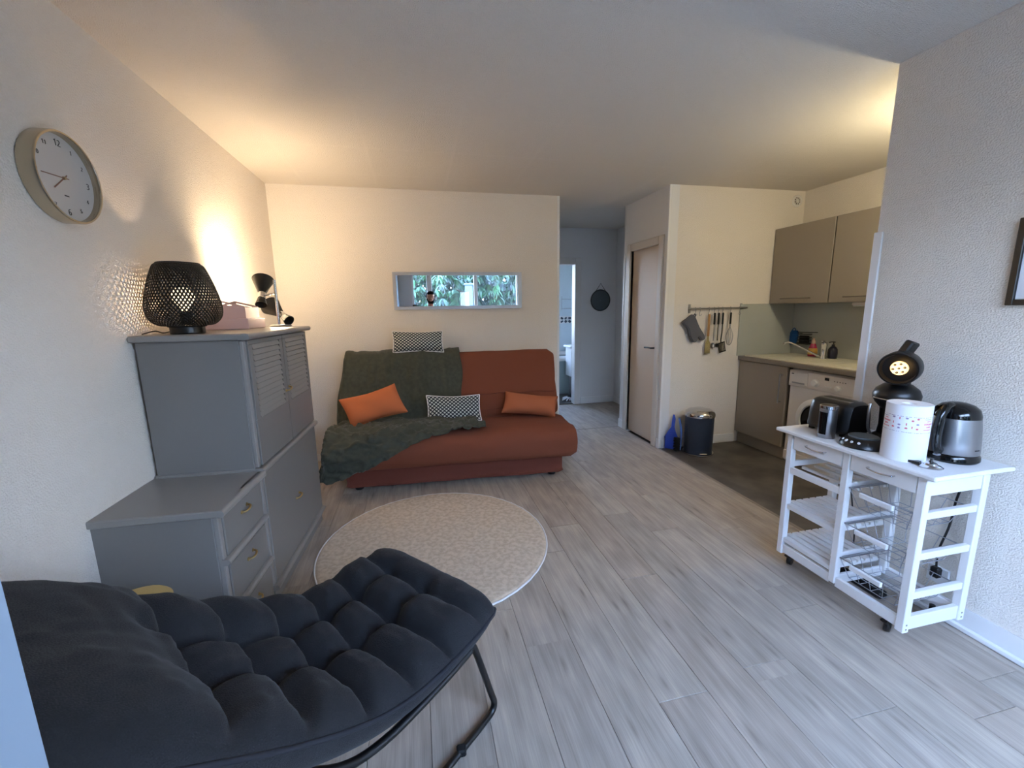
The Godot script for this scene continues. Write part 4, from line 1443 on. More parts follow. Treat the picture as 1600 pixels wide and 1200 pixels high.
func kitchen_things():
	var b := thing("base_cabinet", "taupe kitchen base cabinet with one door beside the washing machine", "cabinet", Vector3(3.195, 0, -3.34))
	obj("body", mm(Vector3(0.02, 0.12, -0.285), Vector3(0.60, 0.866, 0.292)), M.taupe_edge, b)
	var d := obj("door", mm(Vector3(0, 0.122, -0.283), Vector3(0.019, 0.862, 0.290), 0.002), M.taupe, b)
	bar_handle(d, Vector3(0, 0.54, 0.245), Vector3(0, 0.785, 0.245), Vector3.LEFT, M.steel)
	obj("plinth", mm(Vector3(0.045, 0.0, -0.285), Vector3(0.06, 0.12, 0.292)), M.taupe, b)
	var w := thing("worktop", "pale grey kitchen worktop with cream sink unit set into it", "worktop", Vector3(3.175, 0.866, -2.675))
	# slab with an opening for the bowl
	var st := mk()
	mmx(st, Vector3(0, 0.002, -0.955), Vector3(0.635, 0.040, -0.05), 0.003)
	mmx(st, Vector3(0, 0.002, -0.05), Vector3(0.12, 0.040, 0.40), 0.003)
	mmx(st, Vector3(0.53, 0.002, -0.05), Vector3(0.635, 0.040, 0.40), 0.003)
	mmx(st, Vector3(0, 0.002, 0.40), Vector3(0.635, 0.040, 0.955), 0.003)
	obj("slab", st, M.worktop_edge, w)
	st = mk()
	mmx(st, Vector3(0.03, 0.040, -0.90), Vector3(0.61, 0.049, -0.06), 0.004)
	mmx(st, Vector3(0.03, 0.040, -0.06), Vector3(0.13, 0.049, 0.41), 0.004)
	mmx(st, Vector3(0.52, 0.040, -0.06), Vector3(0.61, 0.049, 0.41), 0.004)
	mmx(st, Vector3(0.03, 0.040, 0.41), Vector3(0.61, 0.049, 0.62), 0.004)
	var si := obj("sink_top", st, M.sink, w)
	for k in 9: obj("drainer_rib", mm(Vector3(0.08, 0.049, -0.80 + k * 0.07), Vector3(0.44, 0.0525, -0.785 + k * 0.07), 0.0015), M.sink, si)
	st = mk()
	mmx(st, Vector3(0.12, 0.003, -0.05), Vector3(0.53, 0.009, 0.40))
	mmx(st, Vector3(0.12, 0.003, -0.05), Vector3(0.128, 0.045, 0.40))
	mmx(st, Vector3(0.522, 0.003, -0.05), Vector3(0.53, 0.045, 0.40))
	mmx(st, Vector3(0.128, 0.003, -0.05), Vector3(0.522, 0.045, -0.042))
	mmx(st, Vector3(0.128, 0.003, 0.392), Vector3(0.522, 0.045, 0.40))
	obj("bowl", st, M.sink, w)
	# tap
	var t := thing("kitchen_tap", "chrome mixer tap with long spout on the sink", "tap", Vector3(3.62, 0.915, -3.095))
	st = mk()
	lathe(st, [Vector2(0.027, 0), Vector2(0.027, 0.008), Vector2(0.023, 0.014), Vector2(0.023, 0.115), Vector2(0.025, 0.12), Vector2(0.025, 0.145), Vector2(0.018, 0.152), Vector2(0.001, 0.153)], 20)
	obj("body", st, M.chrome, t)
	st = mk()
	tube(st, curve([Vector3(-0.015, 0.022, -0.02), Vector3(-0.03, 0.035, -0.055), Vector3(-0.07, 0.085, -0.15), Vector3(-0.10, 0.122, -0.225), Vector3(-0.115, 0.134, -0.265), Vector3(-0.125, 0.130, -0.30), Vector3(-0.128, 0.112, -0.31)], 5), 0.0095, 10)
	obj("spout", st, M.chrome, t)
	st = mk()
	tube(st, curve([Vector3(0.0, 0.15, 0.0), Vector3(-0.02, 0.162, 0.012), Vector3(-0.06, 0.166, 0.03)], 4), 0.008, 8)
	obj("lever", st, M.chrome, t)
	# washing-up bottles
	var p := thing("soap_bottle", "pink washing-up bottle with yellow label behind the tap", "bottle", Vector3(3.70, 0.915, -3.275))
	st = mk()
	lathe(st, [Vector2(0.001, 0), Vector2(0.036, 0.0), Vector2(0.039, 0.006), Vector2(0.038, 0.06), Vector2(0.028, 0.095), Vector2(0.020, 0.12), Vector2(0.016, 0.122), Vector2(0.001, 0.123)], 20)
	obj("bottle_body", st, mat(Color(0.62, 0.14, 0.28), 0.2), p)
	st = mk()
	lathe(st, [Vector2(0.0392, 0.02), Vector2(0.0387, 0.058), Vector2(0.034, 0.078)], 20)
	obj("label_wrap", st, mat(Color(0.80, 0.62, 0.30), 0.5), p)
	st = mk()
	lathe(st, [Vector2(0.017, 0.12), Vector2(0.017, 0.15), Vector2(0.010, 0.156), Vector2(0.008, 0.172), Vector2(0.001, 0.174)], 14)
	obj("cap", st, mat(Color(0.72, 0.60, 0.55), 0.4), p)
	p = thing("pump_bottle", "dark blue hand soap bottle with black pump right of the tap", "bottle", Vector3(3.70, 0.915, -3.075))
	st = mk()
	lathe(st, [Vector2(0.001, 0), Vector2(0.034, 0.0), Vector2(0.037, 0.006), Vector2(0.039, 0.05), Vector2(0.036, 0.085), Vector2(0.022, 0.108), Vector2(0.014, 0.112), Vector2(0.001, 0.113)], 20)
	obj("bottle_body", st, mat(Color(0.10, 0.11, 0.19), 0.15), p)
	st = mk()
	lathe(st, [Vector2(0.014, 0.11), Vector2(0.014, 0.128), Vector2(0.005, 0.132), Vector2(0.005, 0.15), Vector2(0.001, 0.15)], 12)
	tube(st, curve([Vector3(0.008, 0.15, 0.01), Vector3(-0.01, 0.153, -0.005), Vector3(-0.032, 0.147, -0.02)], 3), 0.0065, 8)
	obj("pump", st, M.black, p)
	# scrubbing mitt and sponge rack on the splashback
	p = thing("cleaning_cloth", "ribbed blue cleaning cloth hanging on the splashback corner", "cloth", Vector3(XK - 0.025, 1.00, -3.585))
	st = mk()
	var rows := []
	for i in 13:
		var row := []
		for j in 17:
			var a := TAU * (j % 16) / 16.0
			var yy := i / 12.0
			var ww := 0.052 * (0.72 + 0.28 * sin(yy * 2.6)) * (1.0 - 0.25 * smoothstep(0.85, 1.0, yy)) + 0.003 * sin(i * 3.1)
			row.append(Vector3(cos(a) * 0.012 * (1.0 + 0.3 * sin(i * 2.1)), yy * 0.145, sin(a) * ww + 0.012 * yy))
		rows.append(row)
	grid(st, rows)
	obj("cloth_body", st, mat(Color(0.10, 0.33, 0.55), 0.9), p)
	st = mk()
	tube(st, curve([Vector3(0, 0.13, -0.03), Vector3(0.005, 0.17, 0.0), Vector3(0, 0.13, 0.03)], 4), 0.004, 6)
	obj("loop", st, mat(Color(0.10, 0.33, 0.55), 0.9), p)
	p = thing("sponge_rack", "small black wire sponge rack on the splashback beside the blue cloth", "rack", Vector3(XK - 0.010, 1.015, -3.445))
	for k in 4:
		st = mk()
		tube(st, [Vector3(0, 0.01 + 0.03 * k, -0.055), Vector3(-0.055, 0.01 + 0.03 * k, -0.055), Vector3(-0.055, 0.01 + 0.03 * k, 0.055), Vector3(0, 0.01 + 0.03 * k, 0.055)], 0.004, 6)
		obj("wire", st, M.black, p)
	obj("tray", mm(Vector3(-0.055, 0.0, -0.055), Vector3(0, 0.006, 0.055)), M.black, p)
	obj("sponge", mm(Vector3(-0.045, 0.006, -0.045), Vector3(-0.010, 0.085, 0.045), 0.006), mat(Color(0.10, 0.10, 0.11), 0.95), p)
	st = mk()
	cyl(st, Vector3(-0.02, 0.115, -0.09), Vector3(-0.02, 0.122, 0.13), 0.004, 6)
	obj("hanging_bar", st, M.black, p)
	wall_cabinets()
	washing_machine()
	utensils()
	step_bin()

func wall_cabinets():
	var spans := [[-3.622, -3.004, "taupe wall cabinet with bar handle in the kitchen corner"], [-2.998, -2.39, "taupe wall cabinet with bar handle nearest the right wall end"]]
	for q in spans:
		var z0: float = q[0]
		var z1: float = q[1]
		var c := thing("wall_cabinet", q[2], "cabinet", Vector3(3.49, 1.42, (z0 + z1) * 0.5), 0.0, "")
		var hz := (z1 - z0) * 0.5
		obj("body", mm(Vector3(0.02, 0, -hz + 0.001), Vector3(0.312, 0.713, hz - 0.001)), M.taupe_edge, c)
		var d := obj("door", mm(Vector3(0, -0.002, -hz + 0.002), Vector3(0.019, 0.713, hz - 0.002), 0.003), M.taupe, c)
		bar_handle(d, Vector3(0, 0.045, -0.14), Vector3(0, 0.045, 0.14), Vector3.LEFT, M.taupe_edge)
	var l := thing("under_cabinet_light", "short clear strip light under the wall cabinets", "light", Vector3(3.66, 1.385, -2.86))
	obj("housing", mm(Vector3(-0.03, 0.008, -0.04), Vector3(0.03, 0.034, 0.34), 0.004), M.trim, l)
	obj("diffuser", mm(Vector3(-0.024, 0.0, -0.035), Vector3(0.024, 0.008, 0.335), 0.003), M.plastic_white, l)

func washing_machine():
	var w := thing("washing_machine", "white front loading washing machine under the worktop", "washing machine", Vector3(3.215, 0, -2.745))
	var z0 := -0.293
	var z1 := 0.295
	obj("body", mm(Vector3(0.004, 0.012, z0), Vector3(0.59, 0.852, z1), 0.012), M.washer, w)
	var pn := obj("control_panel", mm(Vector3(-0.012, 0.705, z0 + 0.002), Vector3(0.006, 0.846, z1 - 0.002), 0.006), M.washer, w)
	obj("drawer", mm(Vector3(-0.020, 0.72, z0 + 0.012), Vector3(-0.010, 0.835, -0.10), 0.006), M.washer, pn)
	obj("drawer_grip", mm(Vector3(-0.0225, 0.733, z0 + 0.045), Vector3(-0.0195, 0.745, -0.125), 0.001), M.steel, pn)
	obj("logo_mark", mm(Vector3(-0.0212, 0.812, z0 + 0.035), Vector3(-0.0195, 0.82, z0 + 0.058)), M.ink, pn)
	var ox := func(y: float, z: float) -> Transform3D: return along(Vector3.LEFT, Vector3(-0.012, y, z))
	var st := mk()
	lathe(st, [Vector2(0.034, 0), Vector2(0.034, 0.006), Vector2(0.026, 0.010), Vector2(0.024, 0.026), Vector2(0.001, 0.028)], 24, ox.call(0.765, -0.03))
	obj("program_knob", st, M.plastic_white, pn)
	st = mk()
	lathe(st, [Vector2(0.026, 0), Vector2(0.026, 0.006), Vector2(0.02, 0.010), Vector2(0.018, 0.022), Vector2(0.001, 0.024)], 24, ox.call(0.75, 0.165))
	obj("temperature_knob", st, M.plastic_white, pn)
	obj("display", mm(Vector3(-0.0135, 0.80, 0.045), Vector3(-0.0115, 0.822, 0.082)), M.glass_dark, pn)
	for k in 5: obj("program_light", mm(Vector3(-0.0135, 0.800, 0.125 + k * 0.022), Vector3(-0.0115, 0.806, 0.132 + k * 0.022)), M.ink, pn)
	for k in 3: obj("button", mm(Vector3(-0.0165, 0.745, 0.055 + k * 0.02), Vector3(-0.0115, 0.755, 0.068 + k * 0.02), 0.001), M.plastic_white, pn)
	st = mk()
	var dx := along(Vector3.LEFT, Vector3(0.004, 0.44, 0.0))
	lathe(st, [Vector2(0.19, 0.0), Vector2(0.19, 0.012), Vector2(0.175, 0.024), Vector2(0.145, 0.026), Vector2(0.138, 0.016), Vector2(0.138, 0.0)], 48, dx)
	var dr := obj("door", st, M.plastic_white, w)
	st = mk()
	lathe(st, [Vector2(0.14, 0.014), Vector2(0.12, 0.016), Vector2(0.09, 0.004), Vector2(0.001, -0.002)], 40, dx)
	obj("porthole", st, M.glass_dark, dr)
	obj("door_handle", mm(Vector3(-0.034, 0.41, 0.145), Vector3(-0.018, 0.48, 0.175), 0.005), M.plastic_white, dr)
	obj("kick_panel", mm(Vector3(-0.004, 0.03, z0 + 0.01), Vector3(0.006, 0.11, z1 - 0.01), 0.003), M.washer, w)

func hook_shape(x: float) -> SurfaceTool:
	var st := mk()
	tube(st, curve([Vector3(x, 1.385, -0.0085 + 0.03), Vector3(x, 1.396, 0.03), Vector3(x, 1.385, 0.0385), Vector3(x, 1.365, 0.036), Vector3(x - 0.004, 1.345, 0.036), Vector3(x - 0.008, 1.325, 0.036), Vector3(x + 0.002, 1.316, 0.037), Vector3(x + 0.012, 1.325, 0.038), Vector3(x + 0.013, 1.334, 0.038)], 4), 0.0028, 6)
	return st

func utensils():
	var z := ZK
	var r := thing("utensil_rail", "steel utensil rail with eight hooks on the kitchen wall", "rail", Vector3(2.89, 1.385, z))
	var o := Vector3(2.89, 1.385, 0)
	var st := mk()
	cyl(st, Vector3(2.565, 1.385, 0.03) - o, Vector3(3.215, 1.385, 0.03) - o, 0.008, 12)
	obj("bar", st, M.steel, r)
	for x in [2.585, 3.165]:
		st = mk()
		bx(st, Vector3(x, 1.385, 0.004) - o, Vector3(0.024, 0.085, 0.007), 0.002)
		cyl(st, Vector3(x, 1.385, 0.004) - o, Vector3(x, 1.385, 0.030) - o, 0.010, 10)
		obj("bracket", st, M.steel, r)
	for x in [2.631, 2.681, 2.782, 2.841, 2.886, 2.934, 3.023, 3.127]:
		var h := hook_shape(x)
		var mi := obj("hook", h, M.steel, r)
		mi.position = -o
	# oven mitt
	var m := thing("oven_mitt", "grey quilted oven mitt hanging askew at the left of the rail", "oven mitt", Vector3(2.605, 1.06, z + 0.036))
	var out := curve([Vector3(-0.065, 0.235, 0), Vector3(0.0, 0.268, 0), Vector3(0.07, 0.15, 0), Vector3(0.135, 0.06, 0), Vector3(0.13, 0.025, 0), Vector3(0.095, 0.02, 0), Vector3(0.066, 0.055, 0), Vector3(0.058, 0.025, 0), Vector3(0.035, 0.004, 0), Vector3(0.0, 0.012, 0), Vector3(-0.03, 0.06, 0), Vector3(-0.06, 0.14, 0), Vector3(-0.115, 0.195, 0)], 4, true)
	var poly := []
	for q in out: poly.append(Vector2(q.x, q.y))
	st = mk()
	prism(st, poly, -0.010, 0.012)
	var inner := Geometry2D.offset_polygon(PackedVector2Array(poly), -0.010)
	prism(st, Array(inner[0]), -0.018, 0.020)
	obj("mitt_body", st, M.mitt, m)
	st = mk()
	tube(st, curve([Vector3(0.0, 0.25, 0.0), Vector3(0.018, 0.275, 0.0), Vector3(0.026, 0.262, 0.002), Vector3(0.02, 0.24, 0.0)], 4), 0.004, 6)
	obj("loop", st, M.rubber, m)
	# spatula
	var hz := 0.037
	var u := thing("spatula", "spatula with wooden handle and steel blade on the utensil rail", "spatula", Vector3(2.785, 0.945, z + hz), 0.0, "hanging kitchen utensils")
	st = mk()
	prism(st, [Vector2(-0.030, 0.0), Vector2(0.030, 0.0), Vector2(0.028, 0.10), Vector2(0.010, 0.135), Vector2(0.008, 0.19), Vector2(-0.008, 0.19), Vector2(-0.010, 0.135), Vector2(-0.026, 0.10)], -0.001, 0.001)
	obj("blade", st, mat(Color(0.80, 0.76, 0.62), 0.2, 0.95), u)
	obj("handle", mm(Vector3(-0.012, 0.17, -0.006), Vector3(0.012, 0.385, 0.006), 0.004), M.wood_spoon, u)
	# three black-handled tools and a whisk
	var xs := [2.845, 2.890, 2.938, 3.027]
	var ks := ["ladle", "serving_spoon", "slotted_turner", "whisk"]
	var lb := ["black handled ladle with dark bowl second on the utensil rail", "black serving spoon hanging between the ladle and the turner", "black bent kitchen turner hanging fourth on the rail", "wire balloon whisk with black handle right of the turner"]
	for k in 4:
		u = thing(ks[k], lb[k], "utensil", Vector3(xs[k], 0.95, z + hz), 0.0, "hanging kitchen utensils")
		st = mk()
		bx(st, Vector3(0, 0.335, 0), Vector3(0.020, 0.115, 0.014), 0.005)
		obj("handle", st, M.black, u)
		st = mk()
		if k < 2:
			cyl(st, Vector3(0, 0.285, 0), Vector3(0, 0.12, 0.0), 0.0042, 8)
			obj("shaft", st, M.steel if k == 0 else M.matte_black, u)
			st = mk()
			var rr := 0.027 if k == 0 else 0.021
			var xf := along(Vector3(0.1, 0.25, 1.0) if k == 0 else Vector3(0, 0.15, 1.0), Vector3(0.0, 0.075, 0.0))
			var prof := []
			for i in 9: prof.append(Vector2(rr * sin(PI * 0.5 * (i / 8.0)) + 0.0005, -rr * 0.55 * cos(PI * 0.5 * (i / 8.0))))
			for i in 9: prof.append(Vector2((rr - 0.002) * sin(PI * 0.5 * (1.0 - i / 8.0)) + 0.0005, -(rr * 0.55 - 0.002) * cos(PI * 0.5 * (1.0 - i / 8.0))))
			if k == 1: xf.basis = xf.basis * Basis.from_scale(Vector3(0.85, 1.0, 1.25))
			lathe(st, prof, 22, xf)
			obj("bowl", st, M.steel if k == 0 else M.black, u)
		elif k == 2:
			tube(st, curve([Vector3(0, 0.285, 0), Vector3(-0.003, 0.20, 0.004), Vector3(-0.014, 0.13, 0.010), Vector3(-0.012, 0.10, 0.012)], 4), 0.006, 8)
			obj("shaft", st, M.black, u)
			var w2 := Transform3D(Basis(Vector3(0, 0, 1), 0.22), Vector3(0.002, 0.055, 0.012))
			for s in 5:
				st = mk()
				bx(st, Vector3(-0.032 + s * 0.016, 0, 0), Vector3(0.011, 0.085, 0.003), 0.001, w2)
				obj("blade_bar", st, M.black, u)
			st = mk()
			for yy in [-0.045, 0.045]: bx(st, Vector3(0, yy, 0), Vector3(0.078, 0.012, 0.003), 0.001, w2)
			obj("blade", st, M.black, u)
		else:
			for s in 5:
				var a := PI * s / 5.0
				var lp := []
				for i in 25:
					var tt := PI * (i / 24.0)
					var wv := 0.034 * sin(tt) * (1.0 - 0.25 * absf(cos(tt)))
					var side := 1.0
					lp.append(Vector3(0, 0, 0))
					var ph := TAU * i / 24.0
					var yy := 0.165 + 0.095 * cos(ph)
					var ww := 0.033 * sin(ph) * pow(clampf((0.262 - yy) / 0.09, 0.0, 1.0), 0.7)
					lp[i] = Vector3(cos(a) * ww, yy, sin(a) * ww)
				var s3 := mk()
				tube(s3, lp, 0.0013, 5)
				obj("wire_loop", s3, M.steel, u)
			st = mk()
			cyl(st, Vector3(0, 0.255, 0), Vector3(0, 0.285, 0), 0.006, 8)
			obj("ferrule", st, M.steel, u)

func step_bin():
	var b := thing("pedal_bin", "navy pedal bin with domed chrome lid on the kitchen floor", "bin", Vector3(2.612, 0, -3.415))
	var st := mk()
	lathe(st, [Vector2(0.001, 0.018), Vector2(0.126, 0.018), Vector2(0.128, 0.025), Vector2(0.130, 0.375), Vector2(0.126, 0.38), Vector2(0.001, 0.38)], 40)
	obj("drum", st, M.navy, b)
	st = mk()
	lathe(st, [Vector2(0.001, 0.0), Vector2(0.136, 0.0), Vector2(0.141, 0.006), Vector2(0.140, 0.018), Vector2(0.001, 0.018)], 40)
	obj("foot_ring", st, M.chrome, b)
	st = mk()
	lathe(st, [Vector2(0.136, 0.374), Vector2(0.138, 0.395), Vector2(0.130, 0.415), Vector2(0.105, 0.434), Vector2(0.06, 0.446), Vector2(0.001, 0.450)], 40)
	obj("lid", st, M.chrome, b)
	st = mk()
	bx(st, Vector3(0, 0.035, 0.135), Vector3(0.07, 0.007, 0.03), 0.003)
	b.rotation.y = -0.30
	obj("pedal", st, M.chrome, b)
	# dustpan and brush leaning on the wall
	var d := thing("dustpan", "blue dustpan standing against the wall beside the navy bin", "dustpan", Vector3(2.405, 0, -3.535))
	var bend := func(x: float, y: float) -> Vector3: return Vector3(x, y, -0.05 + 0.012 * sin(y * 8.0))
	var prof := [Vector2(-0.055, 0.015), Vector2(0.055, 0.0), Vector2(0.06, 0.13), Vector2(0.035, 0.19), Vector2(0.024, 0.235), Vector2(0.030, 0.32), Vector2(0.020, 0.36), Vector2(0.006, 0.362), Vector2(-0.002, 0.32), Vector2(-0.006, 0.235), Vector2(-0.03, 0.20), Vector2(-0.068, 0.13)]
	st = mk()
	prism(st, prof, -0.035, -0.028, Transform3D(Basis(Vector3.UP, -0.45), Vector3.ZERO))
	obj("pan", st, M.blue, d)
	for q in [[-0.060, 0.015, 0.13], [0.056, 0.002, 0.13]]:
		st = mk()
		bx(st, Vector3(q[0], (q[1] + q[2]) * 0.5, -0.015), Vector3(0.006, q[2] - q[1], 0.04), 0.002, Transform3D(Basis(Vector3.UP, -0.45), Vector3.ZERO))
		obj("side_lip", st, M.blue, d)
	var h := thing("hand_brush", "blue grey hand brush with black bristles tucked in the dustpan", "brush", Vector3(2.468, 0, -3.49))
	st = mk()
	tube(st, curve([Vector3(0.0, 0.02, 0.0), Vector3(0.003, 0.12, 0.0), Vector3(0.012, 0.20, -0.01), Vector3(0.004, 0.28, -0.02), Vector3(-0.01, 0.335, -0.02)], 5), 0.014, 10, false, 0.6)
	obj("handle", st, M.blue_grey, h)
	st = mk()
	for i in 5:
		for j in 14:
			var a := Vector3(-0.012, 0.012 + j * 0.0098, -0.018 + i * 0.009)
			cyl(st, a, a + Vector3(-0.045 + 0.004 * sin(i * 3.0 + j), 0.004 * cos(j * 2.0), -0.004), 0.0042, 5)
	var br := obj("bristles", st, M.bristle, h)
	br.set_meta("kind", "stuff")

# ---------------------------------------------------------------- kitchen trolley
func trolley():
	var o := Vector3(2.03, 0, -1.43)
	var t := thing("kitchen_trolley", "white wooden kitchen trolley on castors with drawers, slatted shelves and baskets", "trolley", o)
	var B := func(called: String, a: Vector3, b: Vector3, bev: float, m: Material, parent: Node) -> MeshInstance3D: return obj(called, mm(a - o, b - o, bev), m, parent)
	var xf0 := 1.868
	var xf1 := 1.900
	var xb0 := 2.172
	var xb1 := 2.204
	var zs := [[-1.742, -1.710], [-1.446, -1.414], [-1.150, -1.118]]
	for i in 3:
		B.call("post", Vector3(xf0, 0.078 if i != 1 else 0.10, zs[i][0]), Vector3(xf1, 0.757, zs[i][1]), 0.003, M.white, t)
		B.call("post", Vector3(xb0, 0.078 if i != 1 else 0.10, zs[i][0]), Vector3(xb1, 0.757, zs[i][1]), 0.003, M.white, t)
	B.call("worktop", Vector3(1.832, 0.757, -1.785), Vector3(2.248, 0.775, -1.075), 0.004, M.white, t)
	# end rails
	for z in [zs[0], zs[2]]:
		for y in [[0.672, 0.732], [0.572, 0.602], [0.397, 0.427], [0.224, 0.254], [0.085, 0.145]]:
			if z == zs[0] and y[0] in [0.397, 0.224]: continue
			B.call("end_rail", Vector3(xf1, y[0], z[0] + 0.006), Vector3(xb0, y[1], z[1] - 0.006), 0.002, M.white, t)
	# long bottom rails front and back
	for k in 2:
		B.call("long_rail", Vector3(xf0 + 0.006, 0.088, zs[k][1]), Vector3(xf0 + 0.024, 0.136, zs[k + 1][0]), 0.002, M.white, t)
		B.call("long_rail", Vector3(xb0 + 0.008, 0.088, zs[k][1]), Vector3(xb0 + 0.026, 0.136, zs[k + 1][0]), 0.002, M.white, t)
		B.call("long_rail", Vector3(xb0 + 0.008, 0.70, zs[k][1]), Vector3(xb0 + 0.026, 0.755, zs[k + 1][0]), 0.002, M.white, t)
	# middle rails between the two bays
	for y in [[0.572, 0.602], [0.397, 0.427], [0.224, 0.254], [0.088, 0.136]]:
		B.call("middle_rail", Vector3(xf1, y[0], -1.437), Vector3(xb0, y[1], -1.423), 0.002, M.white, t)
	# two drawers
	for k in 2:
		var za: float = zs[k][1] + 0.003
		var zb: float = zs[k + 1][0] - 0.003
		var d = B.call("drawer", Vector3(xf0 + 0.002, 0.674, za), Vector3(xf0 + 0.018, 0.752, zb), 0.003, M.white, t)
		B.call("drawer_box", Vector3(xf0 + 0.018, 0.682, za + 0.01), Vector3(xb0 - 0.03, 0.74, zb - 0.01), 0.002, M.trim, d)
		var zc := (za + zb) * 0.5
		var st := mk()
		tube(st, curve([Vector3(xf0 + 0.002, 0.716, zc - 0.05), Vector3(xf0 - 0.014, 0.716, zc - 0.047), Vector3(xf0 - 0.020, 0.712, zc), Vector3(xf0 - 0.014, 0.716, zc + 0.047), Vector3(xf0 + 0.002, 0.716, zc + 0.05)], 5), 0.0035, 7)
		var h := obj("handle", st, M.chrome, d)
		h.position = -o
	# open tray frame at the top of the left bay
	var fr = B.call("tray_front", Vector3(xf0 + 0.002, 0.540, zs[0][1]), Vector3(xf0 + 0.018, 0.575, zs[1][0]), 0.003, M.white, t)
	B.call("tray_back", Vector3(xb0 - 0.016, 0.540, zs[0][1]), Vector3(xb0, 0.575, zs[1][0]), 0.003, M.white, fr)
	for x in [1.965, 2.045, 2.12]: B.call("tray_bar", Vector3(x, 0.548, zs[0][1] - 0.02), Vector3(x + 0.018, 0.560, zs[1][0] + 0.01), 0.002, M.white, fr)
	# two slatted shelves
	for y in [0.345, 0.152]:
		var sh = B.call("shelf", Vector3(xf0 + 0.004, y - 0.002, zs[0][1]), Vector3(xf0 + 0.022, y + 0.022, zs[1][0]), 0.003, M.white, t)
		for z in [zs[0][1] + 0.004, zs[1][0] - 0.022]: B.call("batten", Vector3(xf0 + 0.022, y - 0.002, z), Vector3(xb0 + 0.01, y + 0.010, z + 0.018), 0.001, M.white, sh)
		for k in 7:
			var x := xf0 + 0.003 + k * 0.0445
			B.call("slat", Vector3(x, y + (0.010 if k else 0.022), zs[0][1] + 0.002 - (0.03 if k else 0.0)), Vector3(x + 0.034, y + 0.0235, zs[1][0] - 0.002), 0.002, M.white, sh)
	# three wire baskets
	for y in [0.585, 0.411, 0.236]:
		var za := -1.408
		var zb := -1.156
		var bar = B.call("basket_bar", Vector3(xf0 - 0.016, y - 0.012, -1.345), Vector3(xf0 - 0.002, y + 0.010, -1.212), 0.002, M.white, t)
		var st := mk()
		var rim := [Vector3(xf0 + 0.012, y + 0.004, za), Vector3(xb0 - 0.01, y + 0.004, za), Vector3(xb0 - 0.01, y + 0.004, zb), Vector3(xf0 + 0.012, y + 0.004, zb)]
		tube(st, rim, 0.003, 6, true)
		var rim2 := [Vector3(xf0 + 0.04, y - 0.085, za + 0.03), Vector3(xb0 - 0.03, y - 0.085, za + 0.03), Vector3(xb0 - 0.03, y - 0.085, zb - 0.03), Vector3(xf0 + 0.04, y - 0.085, zb - 0.03)]
		tube(st, rim2, 0.002, 6, true)
		for k in 6:
			var u := k / 5.0
			var x := lerpf(xf0 + 0.012, xb0 - 0.01, u)
			var x2 := lerpf(xf0 + 0.04, xb0 - 0.03, u)
			tube(st, [Vector3(x, y + 0.004, za), Vector3(x2, y - 0.085, za + 0.03), Vector3(x2, y - 0.085, zb - 0.03), Vector3(x, y + 0.004, zb)], 0.0016, 5)
		for k in 5:
			var u := k / 4.0
			var z := lerpf(za, zb, u)
			var z2 := lerpf(za + 0.03, zb - 0.03, u)
			tube(st, [Vector3(xf0 + 0.012, y + 0.004, z), Vector3(xf0 + 0.04, y - 0.085, z2), Vector3(xb0 - 0.03, y - 0.085, z2), Vector3(xb0 - 0.01, y + 0.004, z)], 0.0016, 5)
		var wv := obj("basket_wire", st, M.wire, bar)
		wv.position = -o
		wv.set_meta("kind", "stuff")
		for z in [-1.413, -1.152]: B.call("basket_runner", Vector3(xf0 + 0.02, y - 0.006, z - 0.005), Vector3(xb0, y + 0.002, z + 0.005), 0.001, M.steel, t)
	# castors
	for q in [[1.93, -1.715], [1.925, -1.215], [2.165, -1.715], [2.165, -1.205]]:
		var st := mk()
		lathe(st, [Vector2(0.010, -0.010), Vector2(0.027, -0.011), Vector2(0.030, -0.007), Vector2(0.030, 0.007), Vector2(0.027, 0.011), Vector2(0.010, 0.010)], 18, along(Vector3(0.5, 0, 1), Vector3(q[0] + 0.01, 0.030, q[1])))
		lathe(st, [Vector2(0.001, -0.012), Vector2(0.010, -0.012), Vector2(0.010, 0.012), Vector2(0.001, 0.012)], 12, along(Vector3(0.5, 0, 1), Vector3(q[0] + 0.01, 0.030, q[1])))
		cyl(st, Vector3(q[0], 0.05, q[1]), Vector3(q[0], 0.09, q[1]), 0.011, 8)
		bx(st, Vector3(q[0] + 0.004, 0.050, q[1]), Vector3(0.045, 0.014, 0.034), 0.005)
		var ca := obj("castor", st, M.black, t)
		ca.position = -o
	for q in [[xf0, zs[0][0]], [xf0, zs[2][1]], [xb0, zs[2][1]]]:
		for y in [0.095, 0.115]:
			var st := mk()
			lathe(st, [Vector2(0.004, 0.0), Vector2(0.004, 0.0008), Vector2(0.001, 0.001)], 8, along(Vector3(0, 0, 1), Vector3(q[0] + 0.016, y, q[1])))
			if q[1] < -1.5: continue
			var sc := obj("screw_head", st, M.taupe_edge, t)
			sc.position = -o
	trolley_items(0.7755)

